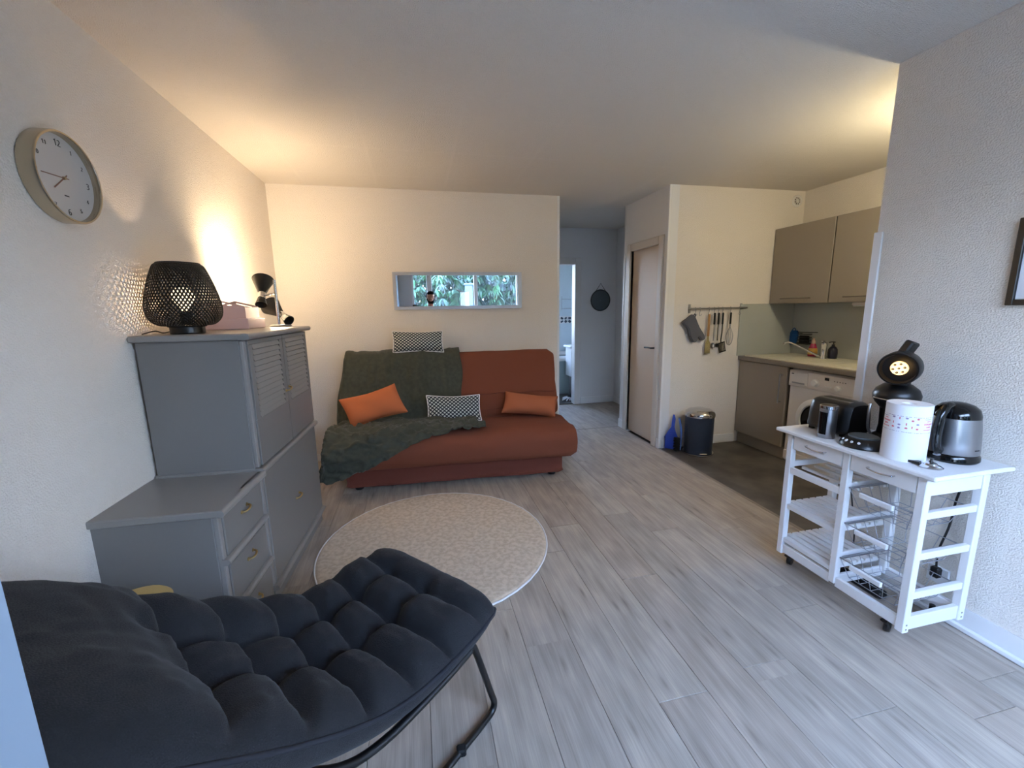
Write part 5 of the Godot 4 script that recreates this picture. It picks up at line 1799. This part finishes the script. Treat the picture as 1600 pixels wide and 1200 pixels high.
func trolley_items(y: float):
	# toaster
	var t := thing("toaster", "black toaster with rounded top behind the steel canister", "toaster", Vector3(2.05, y, -1.632))
	var st := mk()
	var sec := smooth2([Vector2(-0.075, 0.012), Vector2(0.075, 0.012), Vector2(0.082, 0.05), Vector2(0.072, 0.135), Vector2(0.045, 0.165), Vector2(-0.045, 0.165), Vector2(-0.072, 0.135), Vector2(-0.082, 0.05)], 3)
	var rows := []
	for i in 13:
		var u := i / 12.0
		var e := minf(u, 1.0 - u) * 0.30
		var sh := 1.0 - 0.24 * pow(clampf(1.0 - e / 0.045, 0, 1), 2.0)
		var row := []
		for j in sec.size() + 1:
			var p: Vector2 = sec[j % sec.size()]
			row.append(Vector3(p.x * sh, 0.088 + (p.y - 0.088) * lerpf(1.0, sh, 0.6), lerpf(-0.110, 0.105, u)))
		rows.append(row)
	grid(st, rows, false)
	st.set_smooth_group(-1)
	for e in [0, 12]:
		for j in sec.size(): tri(st, Vector3(0, 0.088, rows[e][0].z), rows[e][j], rows[e][j + 1], Vector3(0, 0, -1 if e == 0 else 1))
	obj("shell", st, M.black, t)
	for x in [-0.026, 0.026]: obj("slot_rim", mm(Vector3(x - 0.014, 0.162, -0.085), Vector3(x + 0.014, 0.168, 0.078), 0.002), M.steel, t)
	for x in [-0.06, 0.06]:
		for z in [-0.085, 0.08]: obj("foot", mm(Vector3(x - 0.012, 0.0, z - 0.012), Vector3(x + 0.012, 0.014, z + 0.012), 0.002), M.rubber, t)
	obj("lever", mm(Vector3(-0.02, 0.10, -0.128), Vector3(0.02, 0.115, -0.105), 0.004), M.black, t)
	# steel canister
	var c := thing("steel_canister", "slim brushed steel canister with dark window in front of the toaster", "canister", Vector3(1.910, y, -1.572))
	st = mk()
	lathe(st, [Vector2(0.001, 0), Vector2(0.034, 0.0), Vector2(0.036, 0.003), Vector2(0.036, 0.142)], 36)
	obj("canister_body", st, M.steel, c)
	st = mk()
	lathe(st, [Vector2(0.036, 0.142), Vector2(0.0375, 0.144), Vector2(0.0375, 0.158), Vector2(0.034, 0.161), Vector2(0.001, 0.162)], 36)
	obj("lid", st, M.chrome, c)
	st = mk()
	var r2 := []
	for i in 2:
		var row := []
		for j in 13:
			var a := PI * 0.80 + PI * 0.42 * j / 12.0
			row.append(Vector3(cos(a) * 0.0366, [0.02, 0.128][i], sin(a) * 0.0366))
		r2.append(row)
	grid(st, r2)
	obj("window", st, M.glass_dark, c)
	# round black scale
	var s := thing("kitchen_scale", "round black kitchen scale with grey plate and white buttons", "scale", Vector3(1.945, y, -1.425))
	st = mk()
	lathe(st, [Vector2(0.001, 0.0), Vector2(0.082, 0.0), Vector2(0.086, 0.006), Vector2(0.082, 0.020), Vector2(0.064, 0.038), Vector2(0.060, 0.040), Vector2(0.001, 0.040)], 40)
	obj("scale_body", st, M.black, s)
	st = mk()
	lathe(st, [Vector2(0.054, 0.040), Vector2(0.056, 0.046), Vector2(0.053, 0.049), Vector2(0.001, 0.049)], 36)
	obj("plate", st, mat(Color(0.34, 0.37, 0.38), 0.4), s)
	for k in 4:
		var a := PI + 0.62 - 0.36 * k
		st = mk()
		lathe(st, [Vector2(0.006 if k != 1 else 0.0075, 0.0), Vector2(0.005, 0.003), Vector2(0.001, 0.0035)], 12, along(Vector3(cos(a) * 0.75, 0.75, sin(a) * 0.75), Vector3(cos(a) * 0.0745, 0.0275, sin(a) * 0.0745)))
		obj("button", st, M.plastic_white, s)
	# coffee machine
	var m := thing("coffee_machine", "black capsule coffee machine with round lit head beside the wall", "coffee machine", Vector3(2.125, y, -1.440))
	st = mk()
	lathe(st, [Vector2(0.001, 0), Vector2(0.075, 0.0), Vector2(0.08, 0.008), Vector2(0.075, 0.025), Vector2(0.055, 0.04), Vector2(0.05, 0.08), Vector2(0.053, 0.16), Vector2(0.074, 0.185), Vector2(0.084, 0.205), Vector2(0.086, 0.225), Vector2(0.076, 0.25), Vector2(0.05, 0.272), Vector2(0.03, 0.28), Vector2(0.001, 0.282)], 36)
	obj("machine_body", st, M.black, m)
	st = mk()
	var arc := []
	for k in 9:
		var a := PI * 0.80 + PI * 0.36 * k / 8.0
		arc.append(Vector3(cos(a) * 0.0845, 0.208, sin(a) * 0.0845))
	tube(st, arc, 0.0032, 6)
	obj("chrome_line", st, M.chrome, m)
	st = mk()
	tube(st, curve([Vector3(-0.07, 0.175, -0.055), Vector3(-0.082, 0.13, -0.05), Vector3(-0.075, 0.06, -0.05), Vector3(-0.06, 0.03, -0.045)], 5), 0.006, 7)
	obj("side_tube", st, M.steel, m)
	st = mk()
	cyl(st, Vector3(-0.005, 0.27, 0.02), Vector3(-0.015, 0.315, 0.015), 0.03, 14)
	obj("neck", st, M.black, m)
	var hd := along(Vector3(-0.86, -0.06, 0.36), Vector3(-0.050, 0.352, 0.030))
	st = mk()
	lathe(st, [Vector2(0.001, -0.075), Vector2(0.045, -0.072), Vector2(0.066, -0.055), Vector2(0.0735, -0.03), Vector2(0.0735, 0.025), Vector2(0.070, 0.034), Vector2(0.064, 0.034), Vector2(0.060, 0.0), Vector2(0.001, -0.002)], 40, hd)
	obj("machine_head", st, M.black, m)
	st = mk()
	lathe(st, [Vector2(0.031, 0.0), Vector2(0.030, 0.010), Vector2(0.001, 0.011)], 32, hd * Transform3D(Basis.IDENTITY, Vector3(0, 0, 0)) )
	var ld := obj("lit_disc", st, glow(Color(1.0, 0.86, 0.60), 0.95), m)
	for k in 7:
		var a := TAU * k / 6.0 + 0.3
		var rr := 0.020 if k < 6 else 0.0
		st = mk()
		lathe(st, [Vector2(0.0050, 0.0095), Vector2(0.0046, 0.0145), Vector2(0.001, 0.0145)], 10, hd * Transform3D(Basis.IDENTITY, Vector3(cos(a) * rr, 0, sin(a) * rr)))
		obj("hole", st, M.ink, ld)
	st = mk()
	var lx := Transform3D(Basis(Vector3(1, 0, 0), 0.0).rotated(Vector3(0, 0, 1), -0.25).rotated(Vector3.RIGHT, 0.35), Vector3(-0.005, 0.435, 0.022))
	bx(st, Vector3.ZERO, Vector3(0.055, 0.07, 0.034), 0.006, lx)
	obj("lever", st, M.black, m)
	var ol := OmniLight3D.new()
	ol.name = "disc_light"
	ol.light_color = Color(1.0, 0.80, 0.5)
	ol.light_energy = 0.004
	ol.light_size = 0.03
	ol.omni_range = 6.0
	ol.omni_attenuation = 2.0
	ol.shadow_enabled = true
	ol.position = hd * Vector3(0, 0.035, 0)
	m.add_child(ol)
	# kitchen paper roll
	var r := thing("paper_roll", "white kitchen paper roll with a band of small red print", "paper roll", Vector3(1.952, y, -1.270))
	st = mk()
	var prof := []
	for k in 14: prof.append(Vector2(0.072, 0.232 * k / 13.0))
	lathe(st, prof, 48, Transform3D(Basis(Vector3.UP, 2.2), Vector3.ZERO), true)
	obj("printed_paper", st, M.roll_print, r)
	st = mk()
	lathe(st, [Vector2(0.072, 0.232), Vector2(0.070, 0.2335), Vector2(0.024, 0.231), Vector2(0.022, 0.225), Vector2(0.020, 0.02), Vector2(0.001, 0.018)], 40)
	obj("roll_end", st, M.paper, r)
	# kettle
	var k2 := thing("kettle", "brushed steel electric kettle with black lid, handle and base", "kettle", Vector3(2.122, y, -1.212))
	st = mk()
	lathe(st, [Vector2(0.001, 0), Vector2(0.082, 0.0), Vector2(0.088, 0.008), Vector2(0.087, 0.025), Vector2(0.080, 0.034), Vector2(0.001, 0.034)], 44)
	obj("base", st, M.gloss_black, k2)
	st = mk()
	lathe(st, [Vector2(0.080, 0.032), Vector2(0.083, 0.038), Vector2(0.081, 0.09), Vector2(0.077, 0.14), Vector2(0.072, 0.180)], 48)
	obj("steel_body", st, M.steel, k2)
	st = mk()
	lathe(st, [Vector2(0.0725, 0.178), Vector2(0.072, 0.19), Vector2(0.065, 0.212), Vector2(0.048, 0.228), Vector2(0.025, 0.236), Vector2(0.001, 0.238)], 44)
	obj("lid", st, M.gloss_black, k2)
	var ha := Vector3(-0.72, 0, 0.69)
	ha = Vector3(-0.97, 0, 0.12).normalized()
	st = mk()
	tube(st, curve([ha * 0.045 + Vector3(0, 0.222, 0), ha * 0.075 + Vector3(0, 0.222, 0), ha * 0.103 + Vector3(0, 0.19, 0), ha * 0.112 + Vector3(0, 0.13, 0), ha * 0.108 + Vector3(0, 0.075, 0), ha * 0.094 + Vector3(0, 0.050, 0), ha * 0.074 + Vector3(0, 0.050, 0)], 6), 0.014, 12, false, 1.3)
	obj("handle", st, M.gloss_black, k2)
	obj("switch", box(ha * 0.093 + Vector3(0, 0.030, 0), Vector3(0.02, 0.008, 0.02), 0.003), M.steel, k2)
	st = mk()
	bx(st, Vector3(0.0, 0.058, 0.0825), Vector3(0.022, 0.004, 0.002))
	obj("maker_mark", st, M.ink, k2)
	# sink strainer lying at the front corner
	var p := thing("tea_strainer", "small steel tea strainer with black handle at trolley front edge", "strainer", Vector3(1.935, y, -1.158))
	st = mk()
	lathe(st, [Vector2(0.001, 0.0), Vector2(0.036, 0.0), Vector2(0.038, 0.003), Vector2(0.030, 0.009), Vector2(0.022, 0.011), Vector2(0.018, 0.018), Vector2(0.010, 0.021), Vector2(0.001, 0.022)], 28)
	obj("strainer_bowl", st, M.chrome, p)
	st = mk()
	lathe(st, [Vector2(0.007, 0.02), Vector2(0.004, 0.030), Vector2(0.007, 0.036), Vector2(0.001, 0.040)], 12)
	obj("knob", st, M.black, p)
	st = mk()
	prism(st, [Vector2(0.03, -0.012), Vector2(0.085, -0.022), Vector2(0.092, -0.006), Vector2(0.085, 0.006), Vector2(0.03, 0.012)], 0.0, 0.010, Transform3D(Basis(Vector3(-0.35, 0.0, -0.93), Vector3(-0.93, 0, 0.35), Vector3(0, 1, 0)).orthonormalized(), Vector3(0, 0.004, 0)))
	obj("handle", st, M.black, p)
	# cords
	var kb := Vector3(2.223, 0.20, -1.23)
	var pc := thing("power_cable", "black power cable and plug hanging behind the open right trolley bay", "cable", kb)
	st = mk()
	tube(st, curve([Vector3(2.236, 0.79, -1.20) - kb, Vector3(2.236, 0.74, -1.20) - kb, Vector3(2.226, 0.70, -1.20) - kb, Vector3(2.223, 0.58, -1.22) - kb, Vector3(2.227, 0.45, -1.23) - kb, Vector3(2.223, 0.32, -1.25) - kb, Vector3(2.226, 0.24, -1.25) - kb], 6), 0.0045, 8)
	obj("flex", st, M.black, pc)
	st = mk()
	bx(st, Vector3(2.228, 0.212, -1.25) - kb, Vector3(0.03, 0.05, 0.035), 0.006)
	obj("plug", st, M.black, pc)
	var sk := thing("wall_socket", "white wall socket low behind the trolley", "socket", Vector3(XR, 0.195, -1.25))
	obj("plate", mm(Vector3(-0.012, -0.04, -0.04), Vector3(-0.001, 0.04, 0.04), 0.003), M.plastic_white, sk)
	kb = Vector3(2.222, 0.0, -1.64)
	pc = thing("power_cable", "thin black power cable trailing down behind the slatted trolley shelves", "cable", kb)
	st = mk()
	tube(st, curve([Vector3(2.236, 0.79, -1.65) - kb, Vector3(2.234, 0.74, -1.64) - kb, Vector3(2.226, 0.66, -1.66) - kb, Vector3(2.223, 0.52, -1.67) - kb, Vector3(2.217, 0.38, -1.64) - kb, Vector3(2.223, 0.2, -1.61) - kb, Vector3(2.217, 0.05, -1.60) - kb, Vector3(2.21, 0.006, -1.56) - kb], 6), 0.0035, 7)
	obj("flex", st, M.black, pc)
	var q := thing("power_strip", "black power strip lying on the floor under the trolley", "power strip", Vector3(2.13, 0.0, -1.50))
	obj("strip_body", mm(Vector3(-0.025, 0.0, -0.09), Vector3(0.025, 0.035, 0.13), 0.008), M.black, q)
	for k in 3: obj("outlet", box(Vector3(0, 0.036, -0.05 + 0.08 * k), Vector3(0.036, 0.003, 0.036), 0.001), M.rubber, q)

# ---------------------------------------------------------------- the person taking the photograph
func nets(bones: Array, cell: float, k: float) -> SurfaceTool:
	var lo := Vector3.ONE * 1e9
	var hi := -lo
	for b in bones:
		var r: float = maxf(b[2], b[3]) + cell * 2.0
		for p in [b[0], b[1]]:
			lo = lo.min(p - Vector3.ONE * r)
			hi = hi.max(p + Vector3.ONE * r)
	var n := Vector3i((hi - lo) / cell) + Vector3i.ONE * 2
	var F := PackedFloat32Array()
	F.resize(n.x * n.y * n.z)
	F.fill(1.0)
	for b in bones:
		var r: float = maxf(b[2], b[3]) + maxf(k, cell * 2.0) + cell
		var a0: Vector3 = b[0]
		var d: Vector3 = b[1] - b[0]
		var dd := maxf(d.length_squared(), 1e-9)
		var l3: Vector3 = a0.min(b[1]) - Vector3.ONE * r
		var h3: Vector3 = a0.max(b[1]) + Vector3.ONE * r
		var i0 := Vector3i((l3 - lo) / cell).clamp(Vector3i.ZERO, n - Vector3i.ONE)
		var i1 := Vector3i((h3 - lo) / cell).clamp(Vector3i.ZERO, n - Vector3i.ONE)
		var r0: float = b[2]
		var r1: float = b[3]
		for z in range(i0.z, i1.z + 1):
			for y in range(i0.y, i1.y + 1):
				var at := (z * n.y + y) * n.x
				for x in range(i0.x, i1.x + 1):
					var q := lo + Vector3(x, y, z) * cell - a0
					var t := clampf(q.dot(d) / dd, 0.0, 1.0)
					var v := (q - d * t).length() - lerpf(r0, r1, t)
					var o := F[at + x]
					var h := maxf(k - absf(o - v), 0.0) / k
					F[at + x] = minf(o, v) - h * h * k * 0.25
	var idx := {}
	var st := mk()
	var V := []
	var step := [1, n.x, n.x * n.y]
	for z in n.z - 1:
		for y in n.y - 1:
			for x in n.x - 1:
				var at := (z * n.y + y) * n.x + x
				var s := 0
				var acc := Vector3.ZERO
				var cnt := 0
				var v8 := []
				for c in 8:
					var f := F[at + (c & 1) + ((c >> 1) & 1) * n.x + ((c >> 2) & 1) * n.x * n.y]
					v8.append(f)
					if f < 0.0: s += 1
				if s == 0 or s == 8: continue
				for c in 8:
					for ax in 3:
						if c & (1 << ax): continue
						var e := c | (1 << ax)
						if (v8[c] < 0.0) != (v8[e] < 0.0):
							var t: float = v8[c] / (v8[c] - v8[e])
							var p := Vector3(c & 1, (c >> 1) & 1, (c >> 2) & 1)
							p[ax] += t
							acc += p
							cnt += 1
				idx[at] = V.size()
				V.append(lo + (Vector3(x, y, z) + acc / cnt) * cell)
	st.set_smooth_group(0)
	for at in idx:
		for ax in 3:
			var u: int = step[(ax + 1) % 3]
			var w: int = step[(ax + 2) % 3]
			var a := F[at]
			var b := F[at + step[ax]]
			if (a < 0.0) == (b < 0.0): continue
			if not (idx.has(at - u) and idx.has(at - w) and idx.has(at - u - w)): continue
			var q := [V[idx[at - u - w]], V[idx[at - w]], V[idx[at]], V[idx[at - u]]]
			for i in ([0, 2, 1, 0, 3, 2] if a < 0.0 else [0, 1, 2, 0, 2, 3]): vert(st, q[i])
	return st

func photographer():
	var p := thing("person", "person in a dark shirt standing behind the camera, holding up a phone", "person", Vector3(0.32, 0, 0.40))
	var skin := mat(Color(0.70, 0.50, 0.40), 0.6)
	var dark := mat(Color(0.10, 0.10, 0.12), 0.9)
	var jeans := mat(Color(0.14, 0.17, 0.25), 0.9)
	var V := func(x: float, y: float, z: float) -> Vector3: return Vector3(x, y, z)
	var wa: Vector3 = V.call(-0.24, 1.335, -0.315)
	var wb: Vector3 = V.call(-0.415, 1.335, -0.315)
	var ea: Vector3 = V.call(0.10, 1.14, -0.13)
	var eb: Vector3 = V.call(-0.33, 1.13, -0.06)
	var body := [
		[V.call(0, 0.95, 0.02), V.call(0, 1.14, 0.015), 0.135, 0.125], [V.call(0, 1.14, 0.015), V.call(0, 1.30, 0.01), 0.125, 0.13],
		[V.call(-0.10, 1.29, 0.01), V.call(0.10, 1.29, 0.01), 0.10, 0.10], [V.call(-0.16, 1.395, 0.01), V.call(0.16, 1.395, 0.01), 0.058, 0.058],
		[V.call(0, 1.38, 0.01), V.call(0, 1.53, -0.005), 0.062, 0.054],
		[V.call(0.17, 1.385, 0.01), ea, 0.052, 0.040], [ea, wa, 0.041, 0.027], [V.call(-0.17, 1.385, 0.01), eb, 0.052, 0.040], [eb, wb, 0.041, 0.027],
		[V.call(0.09, 0.94, 0.02), V.call(0.11, 0.50, 0.0), 0.088, 0.056], [V.call(0.11, 0.50, 0.0), V.call(0.12, 0.09, 0.04), 0.058, 0.038], [V.call(0.12, 0.06, 0.05), V.call(0.13, 0.035, -0.12), 0.036, 0.028],
		[V.call(-0.09, 0.94, 0.02), V.call(-0.11, 0.50, 0.0), 0.088, 0.056], [V.call(-0.11, 0.50, 0.0), V.call(-0.12, 0.09, 0.04), 0.058, 0.038], [V.call(-0.12, 0.06, 0.05), V.call(-0.13, 0.035, -0.12), 0.036, 0.028]]
	var st := nets(body, 0.014, 0.04)
	# head: skull, jaw, nose, brow, lips, ears
	var hc: Vector3 = V.call(0, 1.650, -0.02)
	var head := [
		[hc + Vector3(0, 0.030, 0.02), hc + Vector3(0, 0.028, -0.025), 0.080, 0.075], [hc + Vector3(0, -0.01, -0.035), hc + Vector3(0, -0.090, -0.054), 0.060, 0.038],
		[hc + Vector3(-0.028, -0.06, -0.03), hc + Vector3(0.028, -0.06, -0.03), 0.034, 0.034], [hc + Vector3(0, 0.006, -0.094), hc + Vector3(0, -0.028, -0.108), 0.008, 0.012],
		[hc + Vector3(-0.03, 0.018, -0.086), hc + Vector3(0.03, 0.018, -0.086), 0.011, 0.011], [hc + Vector3(-0.016, -0.054, -0.086), hc + Vector3(0.016, -0.054, -0.086), 0.008, 0.008],
		[hc + Vector3(0.074, 0.005, 0.012), hc + Vector3(0.076, -0.025, 0.005), 0.013, 0.009], [hc + Vector3(-0.074, 0.005, 0.012), hc + Vector3(-0.076, -0.025, 0.005), 0.013, 0.009],
		[hc + Vector3(0, -0.06, 0.01), hc + Vector3(0, -0.13, 0.015), 0.052, 0.054]]
	st.append_from(nets(head, 0.005, 0.014).commit(), 0, Transform3D.IDENTITY)
	# hands round the phone
	for s in [1.0, -1.0]:
		var w: Vector3 = wa if s > 0 else wb
		var ph: Vector3 = V.call(-0.32 + 0.040 * s, 1.41, -0.362)
		var hand := [[w, w + Vector3(-0.010 * s, 0.05, -0.03), 0.025, 0.026], [w + Vector3(0.006 * s, 0.04, -0.022), w + Vector3(-0.012 * s, 0.075, -0.036), 0.024, 0.020]]
		for k in 4:
			var root := w + Vector3(0.004 * s, 0.052 + 0.014 * k, -0.030)
			var kn := Vector3(ph.x + 0.016 * s, 1.375 + 0.020 * k, -0.376)
			var tip := Vector3(ph.x - 0.004 * s, 1.378 + 0.020 * k, -0.3865)
			hand.append([root, kn, 0.0095, 0.0085])
			hand.append([kn, tip, 0.0085, 0.0070])
		hand.append([w + Vector3(-0.012 * s, 0.045, -0.018), ph + Vector3(0.012 * s, -0.005, 0.018), 0.011, 0.0095])
		hand.append([ph + Vector3(0.012 * s, -0.005, 0.018), ph + Vector3(-0.016 * s, 0.02, 0.020), 0.0095, 0.0075])
		st.append_from(nets(hand, 0.004, 0.008).commit(), 0, Transform3D.IDENTITY)
	obj("body", st, skin, p)
	# clothes a little outside the body
	var grow := func(list: Array, r: float) -> Array:
		var o := []
		for b in list: o.append([b[0], b[1], b[2] + r, b[3] + r])
		return o
	var shirt = grow.call(body.slice(0, 4), 0.014)
	shirt.append([V.call(0.17, 1.385, 0.01), V.call(0.17, 1.385, 0.01).lerp(ea, 0.62), 0.066, 0.062])
	shirt.append([V.call(-0.17, 1.385, 0.01), V.call(-0.17, 1.385, 0.01).lerp(eb, 0.62), 0.066, 0.062])
	obj("shirt", nets(shirt, 0.016, 0.045), dark, p)
	var legs := []
	for k in [9, 10, 12, 13]: legs.append([body[k][0], body[k][1], body[k][2] + 0.014, body[k][3] + 0.018])
	legs.append([V.call(-0.05, 0.93, 0.02), V.call(0.05, 0.93, 0.02), 0.135, 0.135])
	obj("trousers", nets(legs, 0.016, 0.03), jeans, p)
	for s in [1.0, -1.0]:
		obj("shoe", nets([[V.call(0.12 * s, 0.05, 0.065), V.call(0.13 * s, 0.042, -0.13), 0.046, 0.038], [V.call(0.12 * s, 0.09, 0.045), V.call(0.12 * s, 0.05, 0.04), 0.048, 0.05]], 0.012, 0.03), dark, p)
	# short dark hair and beard, eyes and brows
	var hair := [[hc + Vector3(0, 0.058, 0.025), hc + Vector3(0, 0.072, -0.032), 0.074, 0.058], [hc + Vector3(-0.05, 0.03, 0.025), hc + Vector3(0.05, 0.03, 0.025), 0.046, 0.046], [hc + Vector3(-0.03, 0.085, -0.055), hc + Vector3(0.03, 0.085, -0.055), 0.036, 0.036]]
	var hm := mat(Color(0.05, 0.04, 0.04), 0.95)
	obj("hair", nets(hair, 0.008, 0.02), hm, p)
	obj("beard", nets([[hc + Vector3(-0.060, -0.030, -0.018), hc + Vector3(-0.034, -0.088, -0.056), 0.018, 0.026], [hc + Vector3(0.060, -0.030, -0.018), hc + Vector3(0.034, -0.088, -0.056), 0.018, 0.026], [hc + Vector3(-0.03, -0.092, -0.064), hc + Vector3(0.03, -0.092, -0.064), 0.031, 0.031], [hc + Vector3(-0.02, -0.042, -0.094), hc + Vector3(0.02, -0.042, -0.094), 0.008, 0.008]], 0.006, 0.012), hm, p)
	for s in [1.0, -1.0]:
		var e := mk()
		bx(e, hc + Vector3(0.03 * s, 0.004, -0.0905), Vector3(0.024, 0.008, 0.008), 0.003)
		obj("eye", e, M.ink, p)
		e = mk()
		bx(e, hc + Vector3(0.031 * s, 0.026, -0.0965), Vector3(0.036, 0.007, 0.008), 0.002)
		obj("eyebrow", e, hm, p)
	var f := thing("phone", "black mobile phone held up by the person behind the camera", "phone", Vector3(0, 1.375, 0.026))
	obj("case", mm(Vector3(-0.036, -0.01, -0.004), Vector3(0.036, 0.138, 0.005), 0.003), M.black, f)
	obj("screen", mm(Vector3(-0.033, -0.005, 0.005), Vector3(0.033, 0.133, 0.006)), M.glass_dark, f)
